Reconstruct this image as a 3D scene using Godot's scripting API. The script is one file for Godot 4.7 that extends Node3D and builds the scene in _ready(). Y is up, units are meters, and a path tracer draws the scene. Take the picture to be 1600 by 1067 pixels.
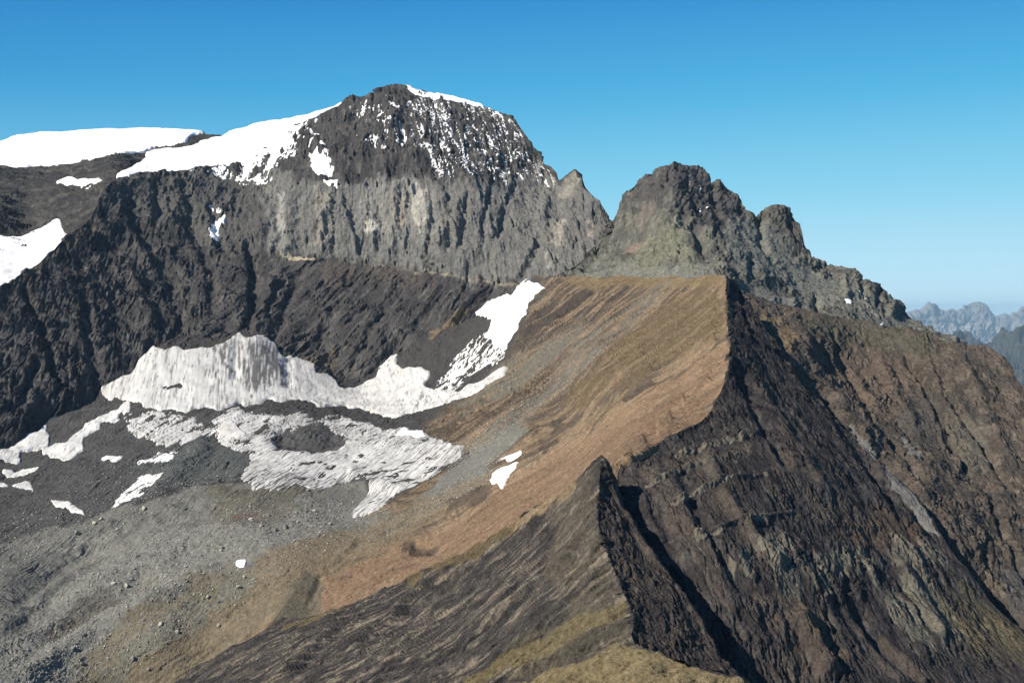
extends Node3D
# A high alpine cirque: snow-capped rock peak, small glacier, scree slopes and a knife-edged shale ridge.
# World: metres, y up. The photographer stands at EYE on the same ridge system, looking along -z.

const DENSITY := 0.8           # vertices per 1.3 traced units
const EYE := Vector3(0, 300, 0)
const FOCAL := 1715.0          # in units of the traced outlines (1600 across)
const PITCH := deg_to_rad(-1.45)

var rng := RandomNumberGenerator.new()
var n_big: FastNoiseLite
var n_ridge: FastNoiseLite
var n_fine: FastNoiseLite
var n_cell: FastNoiseLite
var n_soft: FastNoiseLite
var n_grit: FastNoiseLite
var n_crack: FastNoiseLite
var rock_mat: StandardMaterial3D
var far_mat: StandardMaterial3D
var snow_mat: StandardMaterial3D
var turn := Basis(Vector3.RIGHT, PITCH)

func make_noise(sd: int, wave: float, kind: int, fractal: int, octaves: int, gain := 0.5) -> FastNoiseLite:
	var n := FastNoiseLite.new()
	n.seed = sd
	n.noise_type = kind
	n.frequency = 1.0 / wave
	n.fractal_type = fractal
	n.fractal_octaves = octaves
	n.fractal_gain = gain
	return n

# a traced outline point at a distance along the view axis -> world
func world(px: float, py: float, d: float) -> Vector3:
	return EYE + turn * Vector3((px - 800.0) / FOCAL, (533.5 - py) / FOCAL, -1.0) * d

# ---- smooth surface through known points: thin plate over inverse distance (exact for planes) ----
class Plate:
	var pts: PackedVector2Array
	var w: PackedFloat64Array
	static func kern(r2: float) -> float:
		return 0.0 if r2 < 1e-12 else 0.5 * r2 * log(r2)
	func fit(list: Array) -> void:
		var n := list.size()
		var m := n + 3
		var a := []
		for i in n:
			pts.append(Vector2(list[i][0], list[i][1]) / 800.0)
		for i in m:
			var row := PackedFloat64Array()
			row.resize(m + 1)
			a.append(row)
		for i in n:
			for j in n:
				a[i][j] = kern(pts[i].distance_squared_to(pts[j]))
			a[i][i] += 0.0004
			a[i][n] = 1.0
			a[i][n + 1] = pts[i].x
			a[i][n + 2] = pts[i].y
			a[n][i] = 1.0
			a[n + 1][i] = pts[i].x
			a[n + 2][i] = pts[i].y
			a[i][m] = 1000.0 / float(list[i][2])
		for c in m:
			var best := c
			for r in range(c + 1, m):
				if absf(a[r][c]) > absf(a[best][c]):
					best = r
			var tmp = a[c]
			a[c] = a[best]
			a[best] = tmp
			var pr: PackedFloat64Array = a[c]
			for r in m:
				if r == c:
					continue
				var rr: PackedFloat64Array = a[r]
				var k: float = rr[c] / pr[c]
				if k == 0.0:
					continue
				for q in range(c, m + 1):
					rr[q] -= k * pr[q]
				a[r] = rr
		w.resize(m)
		for i in m:
			w[i] = a[i][m] / a[i][i]
	func at(px: float, py: float) -> float:
		var p := Vector2(px, py) / 800.0
		var n := pts.size()
		var s := w[n] + w[n + 1] * p.x + w[n + 2] * p.y
		for i in n:
			var r2 := p.distance_squared_to(pts[i])
			if r2 > 1e-12:
				s += w[i] * 0.5 * r2 * log(r2)
		return 1000.0 / maxf(s, 0.02)

class Patch:
	var name_: String
	var cols: int
	var rows: int
	var outline: PackedVector2Array   # traced place of each vertex
	var base: PackedVector3Array      # smooth ground
	var nrm: PackedVector3Array       # its normals
	var pos: PackedVector3Array       # broken rock
	var col: PackedColorArray
	var low: PackedFloat32Array       # the broad share of the relief
	var carve: PackedFloat32Array     # gullies (-) and ribs (+) in metres
	var tint: PackedColorArray
	var rough: PackedFloat32Array
	var amp := 1.0
	var far := false
	var crack_rate := 1.1
	var axis2 := Vector3.UP           # run of the streaks where mix is 1
	var mix: PackedFloat32Array
	var axis := Vector3.UP            # run of the streaks
	var bed := Vector3.UP             # normal of the bedding
	var first_row := 0
	var first_col := 0
	var last_row := 0
	var last_col := 0

func row_y(row: Array, x: float) -> float:
	var n := row.size()
	for i in n - 1:
		if x <= row[i + 1][0] or i == n - 2:
			var t: float = (x - row[i][0]) / maxf(row[i + 1][0] - row[i][0], 0.001)
			return lerpf(row[i][1], row[i + 1][1], clampf(t, 0.0, 1.0))
	return 0.0

func catmull(a: float, b: float, c: float, d: float, t: float) -> float:
	return b + 0.5 * t * (c - a + t * (2.0 * a - 5.0 * b + 4.0 * c - d + t * (3.0 * (b - c) + d - a)))

# skirts: [[edge "t/b/l/r", world direction, length]]: the unseen far side of a crest
func make_patch(called: String, lines: Array, depths: Array, size: Vector2i, skirts: Array) -> Patch:
	var p := Patch.new()
	p.name_ = called
	var w := maxi(8, int(size.x * DENSITY))
	var h := maxi(6, int(size.y * DENSITY))
	var sk := {"t": 0, "b": 0, "l": 0, "r": 0}
	var sdir := {}
	for s in skirts:
		sk[s[0]] = 12
		sdir[s[0]] = s
	p.cols = w + sk.l + sk.r
	p.rows = h + sk.t + sk.b
	p.first_row = sk.t
	p.first_col = sk.l
	p.last_row = sk.t + h - 1
	p.last_col = sk.l + w - 1
	var total := p.cols * p.rows
	p.outline.resize(total)
	p.base.resize(total)
	var plate := Plate.new()
	plate.fit(depths)
	var nl := lines.size()
	var inv := PackedFloat32Array()
	inv.resize(w * h)
	var xy := PackedVector2Array()
	xy.resize(w * h)
	for i in w:
		var u := float(i) / (w - 1)
		var xs := PackedFloat32Array()
		var ys := PackedFloat32Array()
		for k in nl:
			var x: float = lerpf(lines[k][0][0], lines[k][-1][0], u)
			xs.append(x)
			ys.append(row_y(lines[k], x))
		for j in h:
			var f := float(j) / (h - 1) * (nl - 1)
			var k := mini(int(f), nl - 2)
			var t := f - k
			var a := maxi(k - 1, 0)
			var d := mini(k + 2, nl - 1)
			xy[j * w + i] = Vector2(catmull(xs[a], xs[k], xs[k + 1], xs[d], t), catmull(ys[a], ys[k], ys[k + 1], ys[d], t))
	var st := 5
	for j in range(0, h + st, st):
		var jj := mini(j, h - 1)
		for i in range(0, w + st, st):
			var ii := mini(i, w - 1)
			inv[jj * w + ii] = 1000.0 / plate.at(xy[jj * w + ii].x, xy[jj * w + ii].y)
			if ii == w - 1:
				break
		if jj == h - 1:
			break
	for j in h:
		var j0 := mini(j / st * st, h - 1)
		var j1 := mini(j0 + st, h - 1)
		var tj := 0.0 if j1 == j0 else float(j - j0) / (j1 - j0)
		for i in w:
			var i0 := mini(i / st * st, w - 1)
			var i1 := mini(i0 + st, w - 1)
			var ti := 0.0 if i1 == i0 else float(i - i0) / (i1 - i0)
			var v := lerpf(lerpf(inv[j0 * w + i0], inv[j0 * w + i1], ti), lerpf(inv[j1 * w + i0], inv[j1 * w + i1], ti), tj)
			var q := xy[j * w + i]
			var at := (j + p.first_row) * p.cols + i + p.first_col
			p.outline[at] = q
			p.base[at] = world(q.x, q.y, 1000.0 / v)
	for e in ["t", "b"]:
		if sk[e] == 0:
			continue
		var dir: Vector3 = sdir[e][1]
		for s in range(1, 13):
			var j := p.first_row - s if e == "t" else p.last_row + s
			var j0 := p.first_row if e == "t" else p.last_row
			var l := pow(s / 12.0, 1.6) * float(sdir[e][2])
			for i in range(p.first_col, p.last_col + 1):
				p.outline[j * p.cols + i] = p.outline[j0 * p.cols + i]
				p.base[j * p.cols + i] = p.base[j0 * p.cols + i] + dir * l
	for e in ["l", "r"]:
		if sk[e] == 0:
			continue
		var dir: Vector3 = sdir[e][1]
		for s in range(1, 13):
			var i := p.first_col - s if e == "l" else p.last_col + s
			var i0 := p.first_col if e == "l" else p.last_col
			var l := pow(s / 12.0, 1.6) * float(sdir[e][2])
			for j in p.rows:
				p.outline[j * p.cols + i] = p.outline[j * p.cols + i0]
				p.base[j * p.cols + i] = p.base[j * p.cols + i0] + dir * l
	p.nrm = grid_normals(p.base, p.cols, p.rows)
	p.carve.resize(total)
	return p

func grid_normals(g: PackedVector3Array, w: int, h: int, back := 1) -> PackedVector3Array:
	var out := PackedVector3Array()
	out.resize(w * h)
	var mid := (h / 2) * w + w / 2
	var c := (g[mid + 1] - g[mid - 1]).cross(g[mid + w] - g[mid - w])
	var sgn := 1.0 if c.dot(EYE - g[mid]) > 0.0 else -1.0
	for j in h:
		var up := maxi(j - (back if j < h - 1 else 1), 0) * w
		var dn := mini(j + 1, h - 1) * w
		for i in w:
			var l := maxi(i - (back if i < w - 1 else 1), 0)
			var r := mini(i + 1, w - 1)
			out[j * w + i] = ((g[j * w + r] - g[j * w + l]).cross(g[dn + i] - g[up + i]) * sgn).normalized()
	return out

# grid place of a traced point
func to_grid(p: Patch, q: Vector2) -> Vector2i:
	var best := INF
	var at := Vector2i.ZERO
	for j in range(p.first_row, p.last_row + 1, 6):
		for i in range(p.first_col, p.last_col + 1, 6):
			var d := p.outline[j * p.cols + i].distance_squared_to(q)
			if d < best:
				best = d
				at = Vector2i(i, j)
	var c := at
	for j in range(maxi(c.y - 6, p.first_row), mini(c.y + 7, p.last_row + 1)):
		for i in range(maxi(c.x - 6, p.first_col), mini(c.x + 7, p.last_col + 1)):
			var d := p.outline[j * p.cols + i].distance_squared_to(q)
			if d < best:
				best = d
				at = Vector2i(i, j)
	return at

# share of each vertex inside an outline dropped on the patch; returns [x0, y0, w, h, values]
func cover(p: Patch, poly: Array, soft: float, warp: float, wave := 25.0) -> Array:
	var g := PackedVector2Array()
	for q in poly:
		g.append(Vector2(to_grid(p, Vector2(q[0], q[1]))))
	var lo := Vector2(INF, INF)
	var hi := -lo
	for q in g:
		lo = lo.min(q)
		hi = hi.max(q)
	var r := int(ceil(soft * DENSITY))
	var pad := int(ceil(warp * DENSITY)) + r * 2 + 1
	var x0 := maxi(int(lo.x) - pad, 0)
	var y0 := maxi(int(lo.y) - pad, 0)
	if int(lo.y) <= p.first_row + 1:
		y0 = 0
	var x1 := mini(int(hi.x) + pad, p.cols - 1)
	var y1 := mini(int(hi.y) + pad, p.rows - 1)
	var w := x1 - x0 + 1
	var h := y1 - y0 + 1
	var m := PackedFloat32Array()
	m.resize(w * h)
	var k := wave
	for j in h:
		for i in w:
			var b := p.base[(j + y0) * p.cols + i + x0]
			var q := Vector2(i + x0, maxi(j + y0, p.first_row + 1))
			if warp > 0.0:
				q += Vector2(n_soft.get_noise_3dv(b * (25.0 / k)), n_soft.get_noise_3dv(b * (25.0 / k) + Vector3(500, 90, 40))) * warp * DENSITY * 1.6
			if Geometry2D.is_point_in_polygon(q, g):
				m[j * w + i] = 1.0
	if r > 0:
		m = blur(m, w, h, r)
		m = blur(m, w, h, r)
	return [x0, y0, w, h, m]

func blur(m: PackedFloat32Array, w: int, h: int, r: int) -> PackedFloat32Array:
	var t := PackedFloat32Array()
	t.resize(w * h)
	var k := 1.0 / (2 * r + 1)
	for j in h:
		var s := 0.0
		for i in range(-r, w):
			s += m[j * w + mini(maxi(i + r, 0), w - 1)] - (m[j * w + maxi(i - r - 1, 0)] if i - r - 1 >= 0 else 0.0)
			if i >= 0:
				t[j * w + i] = s * k
	var o := PackedFloat32Array()
	o.resize(w * h)
	for i in w:
		var s := 0.0
		for j in range(-r, h):
			s += t[mini(maxi(j + r, 0), h - 1) * w + i] - (t[maxi(j - r - 1, 0) * w + i] if j - r - 1 >= 0 else 0.0)
			if j >= 0:
				o[j * w + i] = s * k
	return o

# gully (depth < 0) or rib (> 0) along a traced line; half width in traced units
func cut(p: Patch, line: Array, half: float, depth: float, jag := 6.0, tent := false) -> void:
	var pts := PackedVector2Array()
	var lo := Vector2(INF, INF)
	var hi := -lo
	for q in line:
		var g := Vector2(to_grid(p, Vector2(q[0], q[1])))
		pts.append(Vector2(q[0], q[1]))
		lo = lo.min(g)
		hi = hi.max(g)
	var pad := half * 1.5 + jag + 2.0
	for j in range(maxi(int(lo.y - pad), 0), mini(int(hi.y + pad), p.rows - 1) + 1):
		for i in range(maxi(int(lo.x - pad), 0), mini(int(hi.x + pad), p.cols - 1) + 1):
			var at := j * p.cols + i
			var b := p.base[at]
			var q := p.outline[at] + Vector2(n_soft.get_noise_3dv(b), n_soft.get_noise_3dv(b + Vector3(77, 300, 9))) * jag
			var d := INF
			var along := 0.0
			for s in pts.size() - 1:
				var c := Geometry2D.get_closest_point_to_segment(q, pts[s], pts[s + 1])
				var dd := c.distance_to(q)
				if dd < d:
					d = dd
					along = (s + (c - pts[s]).length() / maxf((pts[s + 1] - pts[s]).length(), 0.01)) / (pts.size() - 1)
			if d < half:
				var e := minf(1.0, minf(along, 1.0 - along) * 6.0 + 0.15)
				var f := 1.0 - d / half
				p.carve[at] += depth * f * (1.0 - along) if tent else depth * f * f * (3.0 - 2.0 * f) * e

# ---- relief and colour ----
func tint_init(p: Patch) -> void:
	p.tint.resize(p.cols * p.rows)
	p.tint.fill(Color(0, 0, 0, 0))
	p.rough.resize(p.cols * p.rows)
	p.rough.fill(1.0)
	p.mix.resize(p.cols * p.rows)

func turn_streaks(p: Patch, poly: Array, axis2: Vector3, soft := 20.0) -> void:
	p.axis2 = axis2
	var m := cover(p, poly, soft, 12.0)
	var w: int = m[2]
	var v: PackedFloat32Array = m[4]
	for j in int(m[3]):
		for i in w:
			p.mix[(j + int(m[1])) * p.cols + i + int(m[0])] = v[j * w + i]

# other matter, or painted shading, inside an outline: colour, soft edge, ragged edge, share, patchiness, how rough it lies
func mark(p: Patch, poly: Array, c: Color, soft := 4.0, warp := 10.0, amount := 1.0, patchy := 0.5, rough := 1.0, bias := 0.0) -> void:
	var m := cover(p, poly, soft, warp)
	var w: int = m[2]
	var v: PackedFloat32Array = m[4]
	for j in int(m[3]):
		for i in w:
			var a := v[j * w + i]
			if a <= 0.003:
				continue
			var at := (j + int(m[1])) * p.cols + i + int(m[0])
			var b := p.base[at]
			if patchy > 0.0:
				var q := b - p.axis * (b.dot(p.axis) * (1.0 - 1.0 / 13.0))
				a = smoothstep(0.32, 0.68, a + (n_fine.get_noise_3dv(q * 0.9) * 1.5 + n_soft.get_noise_3dv(q) * 0.5 - 0.06) * patchy + bias) * smoothstep(0.0, 0.3, a)
			a *= amount
			var t := p.tint[at]
			var na := a + t.a * (1.0 - a)
			if na > 0.0:
				var k := a / na
				p.tint[at] = Color(lerpf(t.r, c.r, k), lerpf(t.g, c.g, k), lerpf(t.b, c.b, k), na)
			p.rough[at] = lerpf(p.rough[at], rough, a)

# big: broad swells, ridge: ribs along the streaks, layer: bedding ledges, fine: crumbs, block: joints (metres)
func relief(p: Patch, big: float, ridge: float, layer: float, fine: float, block: float, ratio: float, scale := 1.0, jitter := 0.0, crack := 0.0) -> void:
	var total := p.cols * p.rows
	p.pos.resize(total)
	p.low.resize(total)
	p.amp = ridge + layer + fine + block
	var squash := 1.0 - 1.0 / ratio
	var ax := p.axis
	var bed := p.bed
	for at in total:
		var b := p.base[at]
		var q := (b - ax * (b.dot(ax) * squash)) * scale
		var mx := p.mix[at]
		var q2 := q
		if mx > 0.004:
			q2 = (b - p.axis2 * (b.dot(p.axis2) * squash)) * scale
			if mx > 0.5:
				q = q2
		var r := p.rough[at] * (0.45 + 0.95 * smoothstep(-0.3, 0.35, n_soft.get_noise_3dv(b * (0.3 * scale) + Vector3(40, 0, 11))))
		var lo := n_big.get_noise_3dv(b * scale) * big + p.carve[at]
		p.low[at] = lo
		var d := n_ridge.get_noise_3dv(q) * ridge
		if mx > 0.004 and mx < 0.996:
			var q1 := (b - ax * (b.dot(ax) * squash)) * scale
			d = lerpf(n_ridge.get_noise_3dv(q1), n_ridge.get_noise_3dv(q2), mx) * ridge
		if layer > 0.0:
			var s := b * (0.12 * scale) + bed * (b.dot(bed) * scale * 0.75)
			d += n_fine.get_noise_3dv(s) * layer
		if block > 0.0:
			d += n_cell.get_noise_3dv(q * 1.0) * block
		d = d * r + n_fine.get_noise_3dv(q * 1.7 + Vector3(31, 7, 90)) * fine * (0.35 + 0.65 * r)
		if crack > 0.0:
			d -= smoothstep(0.72, 0.96, n_crack.get_noise_3dv(q * p.crack_rate + Vector3(8, 3, 77))) * crack * minf(r, 1.5)
		if jitter > 0.0:
			d += n_grit.get_noise_3dv(b * 60.0) * jitter * (0.3 + 0.7 * r)
		p.pos[at] = b + p.nrm[at] * (d + lo)

# rock palette: dark and light stone by broad patches, seams along the streaks, then the marks
func paint(p: Patch, c0: Color, c1: Color, c2: Color, seam: Color, ratio: float, scale := 1.0, grit := 0.36, bands := 0.0) -> void:
	var total := p.cols * p.rows
	p.col.resize(total)
	var squash := 1.0 - 1.0 / ratio
	var ax := p.axis
	for at in total:
		var b := p.base[at]
		var aa := p.axis2 if p.mix[at] > 0.5 + 0.4 * n_soft.get_noise_3dv(b * 0.7) else ax
		var q := (b - aa * (b.dot(aa) * squash)) * scale
		var t := n_soft.get_noise_3dv(b * (0.45 * scale) + Vector3(900, 0, 0)) + 0.6 * n_fine.get_noise_3dv(q * 0.3)
		var c := c0.lerp(c1, smoothstep(-0.5, 0.5, t))
		var u := n_fine.get_noise_3dv(q * 0.8 + Vector3(0, 400, 0))
		c = c.lerp(c2, smoothstep(0.14, 0.36, u) * 0.8)
		var v := n_ridge.get_noise_3dv(q * 0.9 + Vector3(70, 70, 200))
		c = c.lerp(seam, smoothstep(0.3, 0.6, v) * 0.75)
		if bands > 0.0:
			# thin beds of other stone, also painting in light and shade on ledges
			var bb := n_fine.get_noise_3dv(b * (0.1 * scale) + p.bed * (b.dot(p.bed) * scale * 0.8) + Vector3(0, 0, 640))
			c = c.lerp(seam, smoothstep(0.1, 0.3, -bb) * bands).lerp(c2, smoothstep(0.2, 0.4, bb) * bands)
		var m := p.tint[at]
		if m.a > 0.0:
			c = c.lerp(Color(m.r, m.g, m.b), m.a)
		var g := 1.0 + (n_grit.get_noise_3dv(b * 60.0) + n_fine.get_noise_3dv(b * 2.3)) * grit
		p.col[at] = Color(c.r * g, c.g * g, c.b * g)

func grid_mesh(pos: PackedVector3Array, nrm: PackedVector3Array, col: PackedColorArray, w: int, h: int) -> Array:
	var idx := PackedInt32Array()
	var mid := (h / 2) * w + w / 2
	var flip := (pos[mid + 1] - pos[mid - 1]).cross(pos[mid + w] - pos[mid - w]).dot(nrm[mid]) > 0.0
	if w > 1:
		idx.resize((w - 1) * (h - 1) * 6)
		var k := 0
		for j in h - 1:
			for i in w - 1:
				var a := j * w + i
				idx[k] = a
				idx[k + 1] = a + w if flip else a + 1
				idx[k + 2] = a + 1 if flip else a + w
				idx[k + 3] = a + 1
				idx[k + 4] = a + w if flip else a + w + 1
				idx[k + 5] = a + w + 1 if flip else a + w
				k += 6
	return arrays_mesh(pos, nrm, col, idx)

func grid_region(pos: PackedVector3Array, nrm: PackedVector3Array, col: PackedColorArray, w: int, h: int, which: PackedByteArray, want: int) -> Array:
	var idx := PackedInt32Array()
	var mid := (h / 2) * w + w / 2
	var flip := (pos[mid + 1] - pos[mid - 1]).cross(pos[mid + w] - pos[mid - w]).dot(nrm[mid]) > 0.0
	var to := PackedInt32Array()
	to.resize(w * h)
	to.fill(-1)
	var np := PackedVector3Array()
	var nn := PackedVector3Array()
	var nc := PackedColorArray()
	for j in h - 1:
		for i in w - 1:
			var a := j * w + i
			if which[a] != want:
				continue
			for o in [a, a + 1, a + w, a + w + 1]:
				if to[o] < 0:
					to[o] = np.size()
					np.append(pos[o])
					nn.append(nrm[o])
					nc.append(col[o])
			if flip:
				idx.append_array([to[a], to[a + w], to[a + 1], to[a + 1], to[a + w], to[a + w + 1]])
			else:
				idx.append_array([to[a], to[a + 1], to[a + w], to[a + 1], to[a + w + 1], to[a + w]])
	return arrays_mesh(np, nn, nc, idx) if np.size() > 3 else []

func arrays_mesh(pos: PackedVector3Array, nrm: PackedVector3Array, col: PackedColorArray, idx: PackedInt32Array) -> Array:
	var arr := []
	arr.resize(Mesh.ARRAY_MAX)
	arr[Mesh.ARRAY_VERTEX] = pos
	arr[Mesh.ARRAY_NORMAL] = nrm
	arr[Mesh.ARRAY_COLOR] = col
	arr[Mesh.ARRAY_INDEX] = idx
	return arr

# ready: vertex arrays, made into a mesh when all threads are done, or a finished mesh
func put(called: String, ready: Variant, m: Material, label: String, category: String, kind := "", group := "", of := "") -> void:
	lock.lock()
	held.append([called, ready, m, label, category, kind, group, of])
	lock.unlock()

func place(h: Array) -> MeshInstance3D:
	var o := MeshInstance3D.new()
	o.name = h[0]
	if h[1] is Array:
		var mesh := ArrayMesh.new()
		mesh.add_surface_from_arrays(Mesh.PRIMITIVE_TRIANGLES, h[1])
		o.mesh = mesh
	else:
		o.mesh = h[1]
	o.material_override = h[2]
	if h[3]:
		o.set_meta("label", h[3])
	if h[4]:
		o.set_meta("category", h[4])
	if h[5]:
		o.set_meta("kind", h[5])
	if h[6]:
		o.set_meta("group", h[6])
	if h.size() > 7 and h[7]:
		get_node(NodePath(h[7])).add_child(o, true)
	else:
		add_child(o, true)
	return o

# each region is built on its own thread; its objects join the tree afterwards, in order
var held: Array = []
var lock := Mutex.new()

func build_all(jobs: Array) -> void:
	var threads := []
	for j in jobs:
		var t := Thread.new()
		t.start(j)
		threads.append(t)
	for t in threads:
		t.wait_to_finish()
	held.sort_custom(func(a: Array, b: Array) -> bool: return [a[0], a[3]] < [b[0], b[3]])
	for h in held:
		if not h[7]:
			place(h)
	for h in held:
		if h[7]:
			place(h)

# regions: [name, label, category, outline] of landforms that share the patch (without a category: a part of it); the rest is the patch itself
func build(p: Patch, label: String, category: String, regions := []) -> void:
	var n := grid_normals(p.pos, p.cols, p.rows, 0)
	var mat := far_mat if p.far else rock_mat
	if regions.is_empty():
		put(p.name_, grid_mesh(p.pos, n, p.col, p.cols, p.rows), mat, label, category, "structure")
		return
	var which := PackedByteArray()
	which.resize(p.cols * p.rows)
	for k in regions.size():
		var c := cover(p, regions[k][3], 0.0, 4.0)
		var cw: int = c[2]
		var cv: PackedFloat32Array = c[4]
		for j in int(c[3]):
			for i in cw:
				if cv[j * cw + i] > 0.5:
					which[(j + int(c[1])) * p.cols + i + int(c[0])] = k + 1
	for k in regions.size() + 1:
		var part := grid_region(p.pos, n, p.col, p.cols, p.rows, which, k)
		if part.size():
			if k == 0:
				put(p.name_, part, mat, label, category, "structure")
			else:
				var c: String = regions[k - 1][2]
				put(regions[k - 1][0], part, mat, regions[k - 1][1], c, "structure" if c else "", "", "" if c else p.name_)

# a sheet of snow or ice lying on a patch: level (m over the mean rock), clean and dirty colour, dirt share, streaky: rock ribs that break it up
func snow(p: Patch, called: String, polys: Array, label: String, level: float, dirt: float, opts := {}) -> void:
	var soft: float = opts.get("soft", 2.0)
	var warp: float = opts.get("warp", 5.0)
	var streak: float = opts.get("streak", 0.0)
	var sscale: float = opts.get("sscale", 1.0)
	var ax: Vector3 = opts.get("axis", p.axis)
	var lumps: float = opts.get("lumps", 0.3)
	var total := p.cols * p.rows
	var m := PackedFloat32Array()
	m.resize(total)
	for poly in polys:
		var c := cover(p, poly, soft, warp, opts.get("wave", 25.0))
		var cw: int = c[2]
		var cv: PackedFloat32Array = c[4]
		for j in int(c[3]):
			for i in cw:
				var at := (j + int(c[1])) * p.cols + i + int(c[0])
				m[at] = maxf(m[at], cv[j * cw + i])
	for poly in opts.get("holes", []):
		var c := cover(p, poly, soft, warp)
		var cw: int = c[2]
		var cv: PackedFloat32Array = c[4]
		for j in int(c[3]):
			for i in cw:
				var at := (j + int(c[1])) * p.cols + i + int(c[0])
				m[at] = m[at] * (1.0 - cv[j * cw + i])
	var pos := PackedVector3Array()
	pos.resize(total)
	var col := PackedColorArray()
	col.resize(total)
	var keep := PackedByteArray()
	keep.resize(total)
	var dirty := PackedFloat32Array()
	dirty.resize(total)
	dirty.fill(dirt)
	for d in opts.get("dirty", []):
		var c := cover(p, d[0], 6.0, 6.0)
		var cw: int = c[2]
		var cv: PackedFloat32Array = c[4]
		for j in int(c[3]):
			for i in cw:
				var at := (j + int(c[1])) * p.cols + i + int(c[0])
				dirty[at] = lerpf(dirty[at], float(d[1]), cv[j * cw + i])
	var clean: Color = opts.get("clean", Color(0.84, 0.85, 0.865))
	var grey: Color = opts.get("grey", Color(0.36, 0.355, 0.345))
	var soil: Color = opts.get("soil", Color(0.1, 0.097, 0.095))
	var ratio: float = opts.get("ratio", 6.0)
	var df: float = opts.get("dfreq", 1.0)
	var ribs: float = opts.get("crevasse", 0.0)
	var cax: Vector3 = opts.get("cross", Vector3.RIGHT)
	var follow: float = opts.get("follow", 0.6)
	var dive := p.amp * 0.45 + 0.6
	var any := false
	for at in total:
		var a := m[at]
		if a <= 0.015:
			continue
		any = true
		keep[at] = 1
		var b := p.base[at]
		var q := b - ax * (b.dot(ax) * (1.0 - 1.0 / ratio))
		if streak > 0.0:
			a *= clampf(1.0 - streak * (0.55 - n_ridge.get_noise_3dv(q * sscale + Vector3(5, 5, 5)) * 0.9 - n_fine.get_noise_3dv(q * sscale * 1.5) * 0.9), 0.0, 1.0)
		var s := smoothstep(0.2, 0.6, a)
		var up := lerpf(-dive, level, s) + n_soft.get_noise_3dv(b * 1.4) * lumps + n_fine.get_noise_3dv(b * 0.8) * lumps * 0.6
		var cv := 0.0
		if ribs > 0.0:
			var k := b - cax * (b.dot(cax) * 0.86) + Vector3(n_soft.get_noise_3dv(b * 0.6), 0, n_soft.get_noise_3dv(b * 0.6 + Vector3(0, 0, 300))) * 16.0
			cv = smoothstep(0.3, 0.75, n_ridge.get_noise_3dv(k * 2.0))
			up -= cv * ribs
		up += (p.pos[at] - b).dot(p.nrm[at]) * follow + p.low[at] * (1.0 - follow)
		pos[at] = b + p.nrm[at] * up
		var dd := dirty[at]
		var c := clean
		if dd > 0.0:
			var t := n_fine.get_noise_3dv(q * 0.9 * df + Vector3(60, 0, 0)) * 1.2 + n_soft.get_noise_3dv(q * 0.5) * 0.6
			c = clean.lerp(grey, smoothstep(-0.45, 0.5, t) * minf(dd * 1.6, 1.0))
			var t2 := n_fine.get_noise_3dv(q * 1.5 * df + Vector3(0, 90, 20)) * 1.3 + n_ridge.get_noise_3dv(q * 1.4) * 0.35
			c = c.lerp(soil, smoothstep(0.62 - dd, 0.95 - dd, t2) * minf(1.0, dd * 2.2))
		var g := 1.0 + n_grit.get_noise_3dv(b * 50.0) * 0.12 * (0.2 + dd)
		col[at] = Color(c.r * g, c.g * g, c.b * g)
	if not any:
		return
	var nrm := grid_normals(pos, p.cols, p.rows)
	var mesh := grid_mesh_keep(p, pos, nrm, col, keep)
	if mesh.size():
		put(called, mesh, snow_mat, label, opts.get("category", "snow"), opts.get("kind", ""), opts.get("group", ""))

func grid_mesh_keep(p: Patch, pos: PackedVector3Array, nrm: PackedVector3Array, col: PackedColorArray, keep: PackedByteArray) -> Array:
	# facing is taken from the patch's ground
	var w := p.cols
	var h := p.rows
	var mid := (h / 2) * w + w / 2
	var flip := (p.base[mid + 1] - p.base[mid - 1]).cross(p.base[mid + w] - p.base[mid - w]).dot(p.nrm[mid]) > 0.0
	var idx := PackedInt32Array()
	var to := PackedInt32Array()
	to.resize(w * h)
	to.fill(-1)
	var np := PackedVector3Array()
	var nn := PackedVector3Array()
	var nc := PackedColorArray()
	for j in range(1, h - 2):
		for i in range(1, w - 2):
			var a := j * w + i
			if keep[a] == 0 or keep[a + 1] == 0 or keep[a + w] == 0 or keep[a + w + 1] == 0:
				continue
			for o in [a, a + 1, a + w, a + w + 1]:
				if to[o] < 0:
					to[o] = np.size()
					np.append(pos[o])
					var n := (pos[o + 1] - pos[o - 1]).cross(pos[o + w] - pos[o - w]) if keep[o + 1] + keep[o - 1] + keep[o + w] + keep[o - w] == 4 else Vector3.ZERO
					n = (n if flip else -n).normalized()
					nn.append(n if n.length_squared() > 0.5 else p.nrm[o])
					nc.append(col[o])
			if flip:
				idx.append_array([to[a], to[a + w], to[a + 1], to[a + 1], to[a + w], to[a + w + 1]])
			else:
				idx.append_array([to[a], to[a + 1], to[a + w], to[a + 1], to[a + w + 1], to[a + w]])
	return arrays_mesh(np, nn, nc, idx) if np.size() > 3 else []

func dir_of(p: Patch, a: Array, b: Array) -> Vector3:
	var i := to_grid(p, Vector2(a[0], a[1]))
	var j := to_grid(p, Vector2(b[0], b[1]))
	return (p.base[j.y * p.cols + j.x] - p.base[i.y * p.cols + i.x]).normalized()

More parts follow.
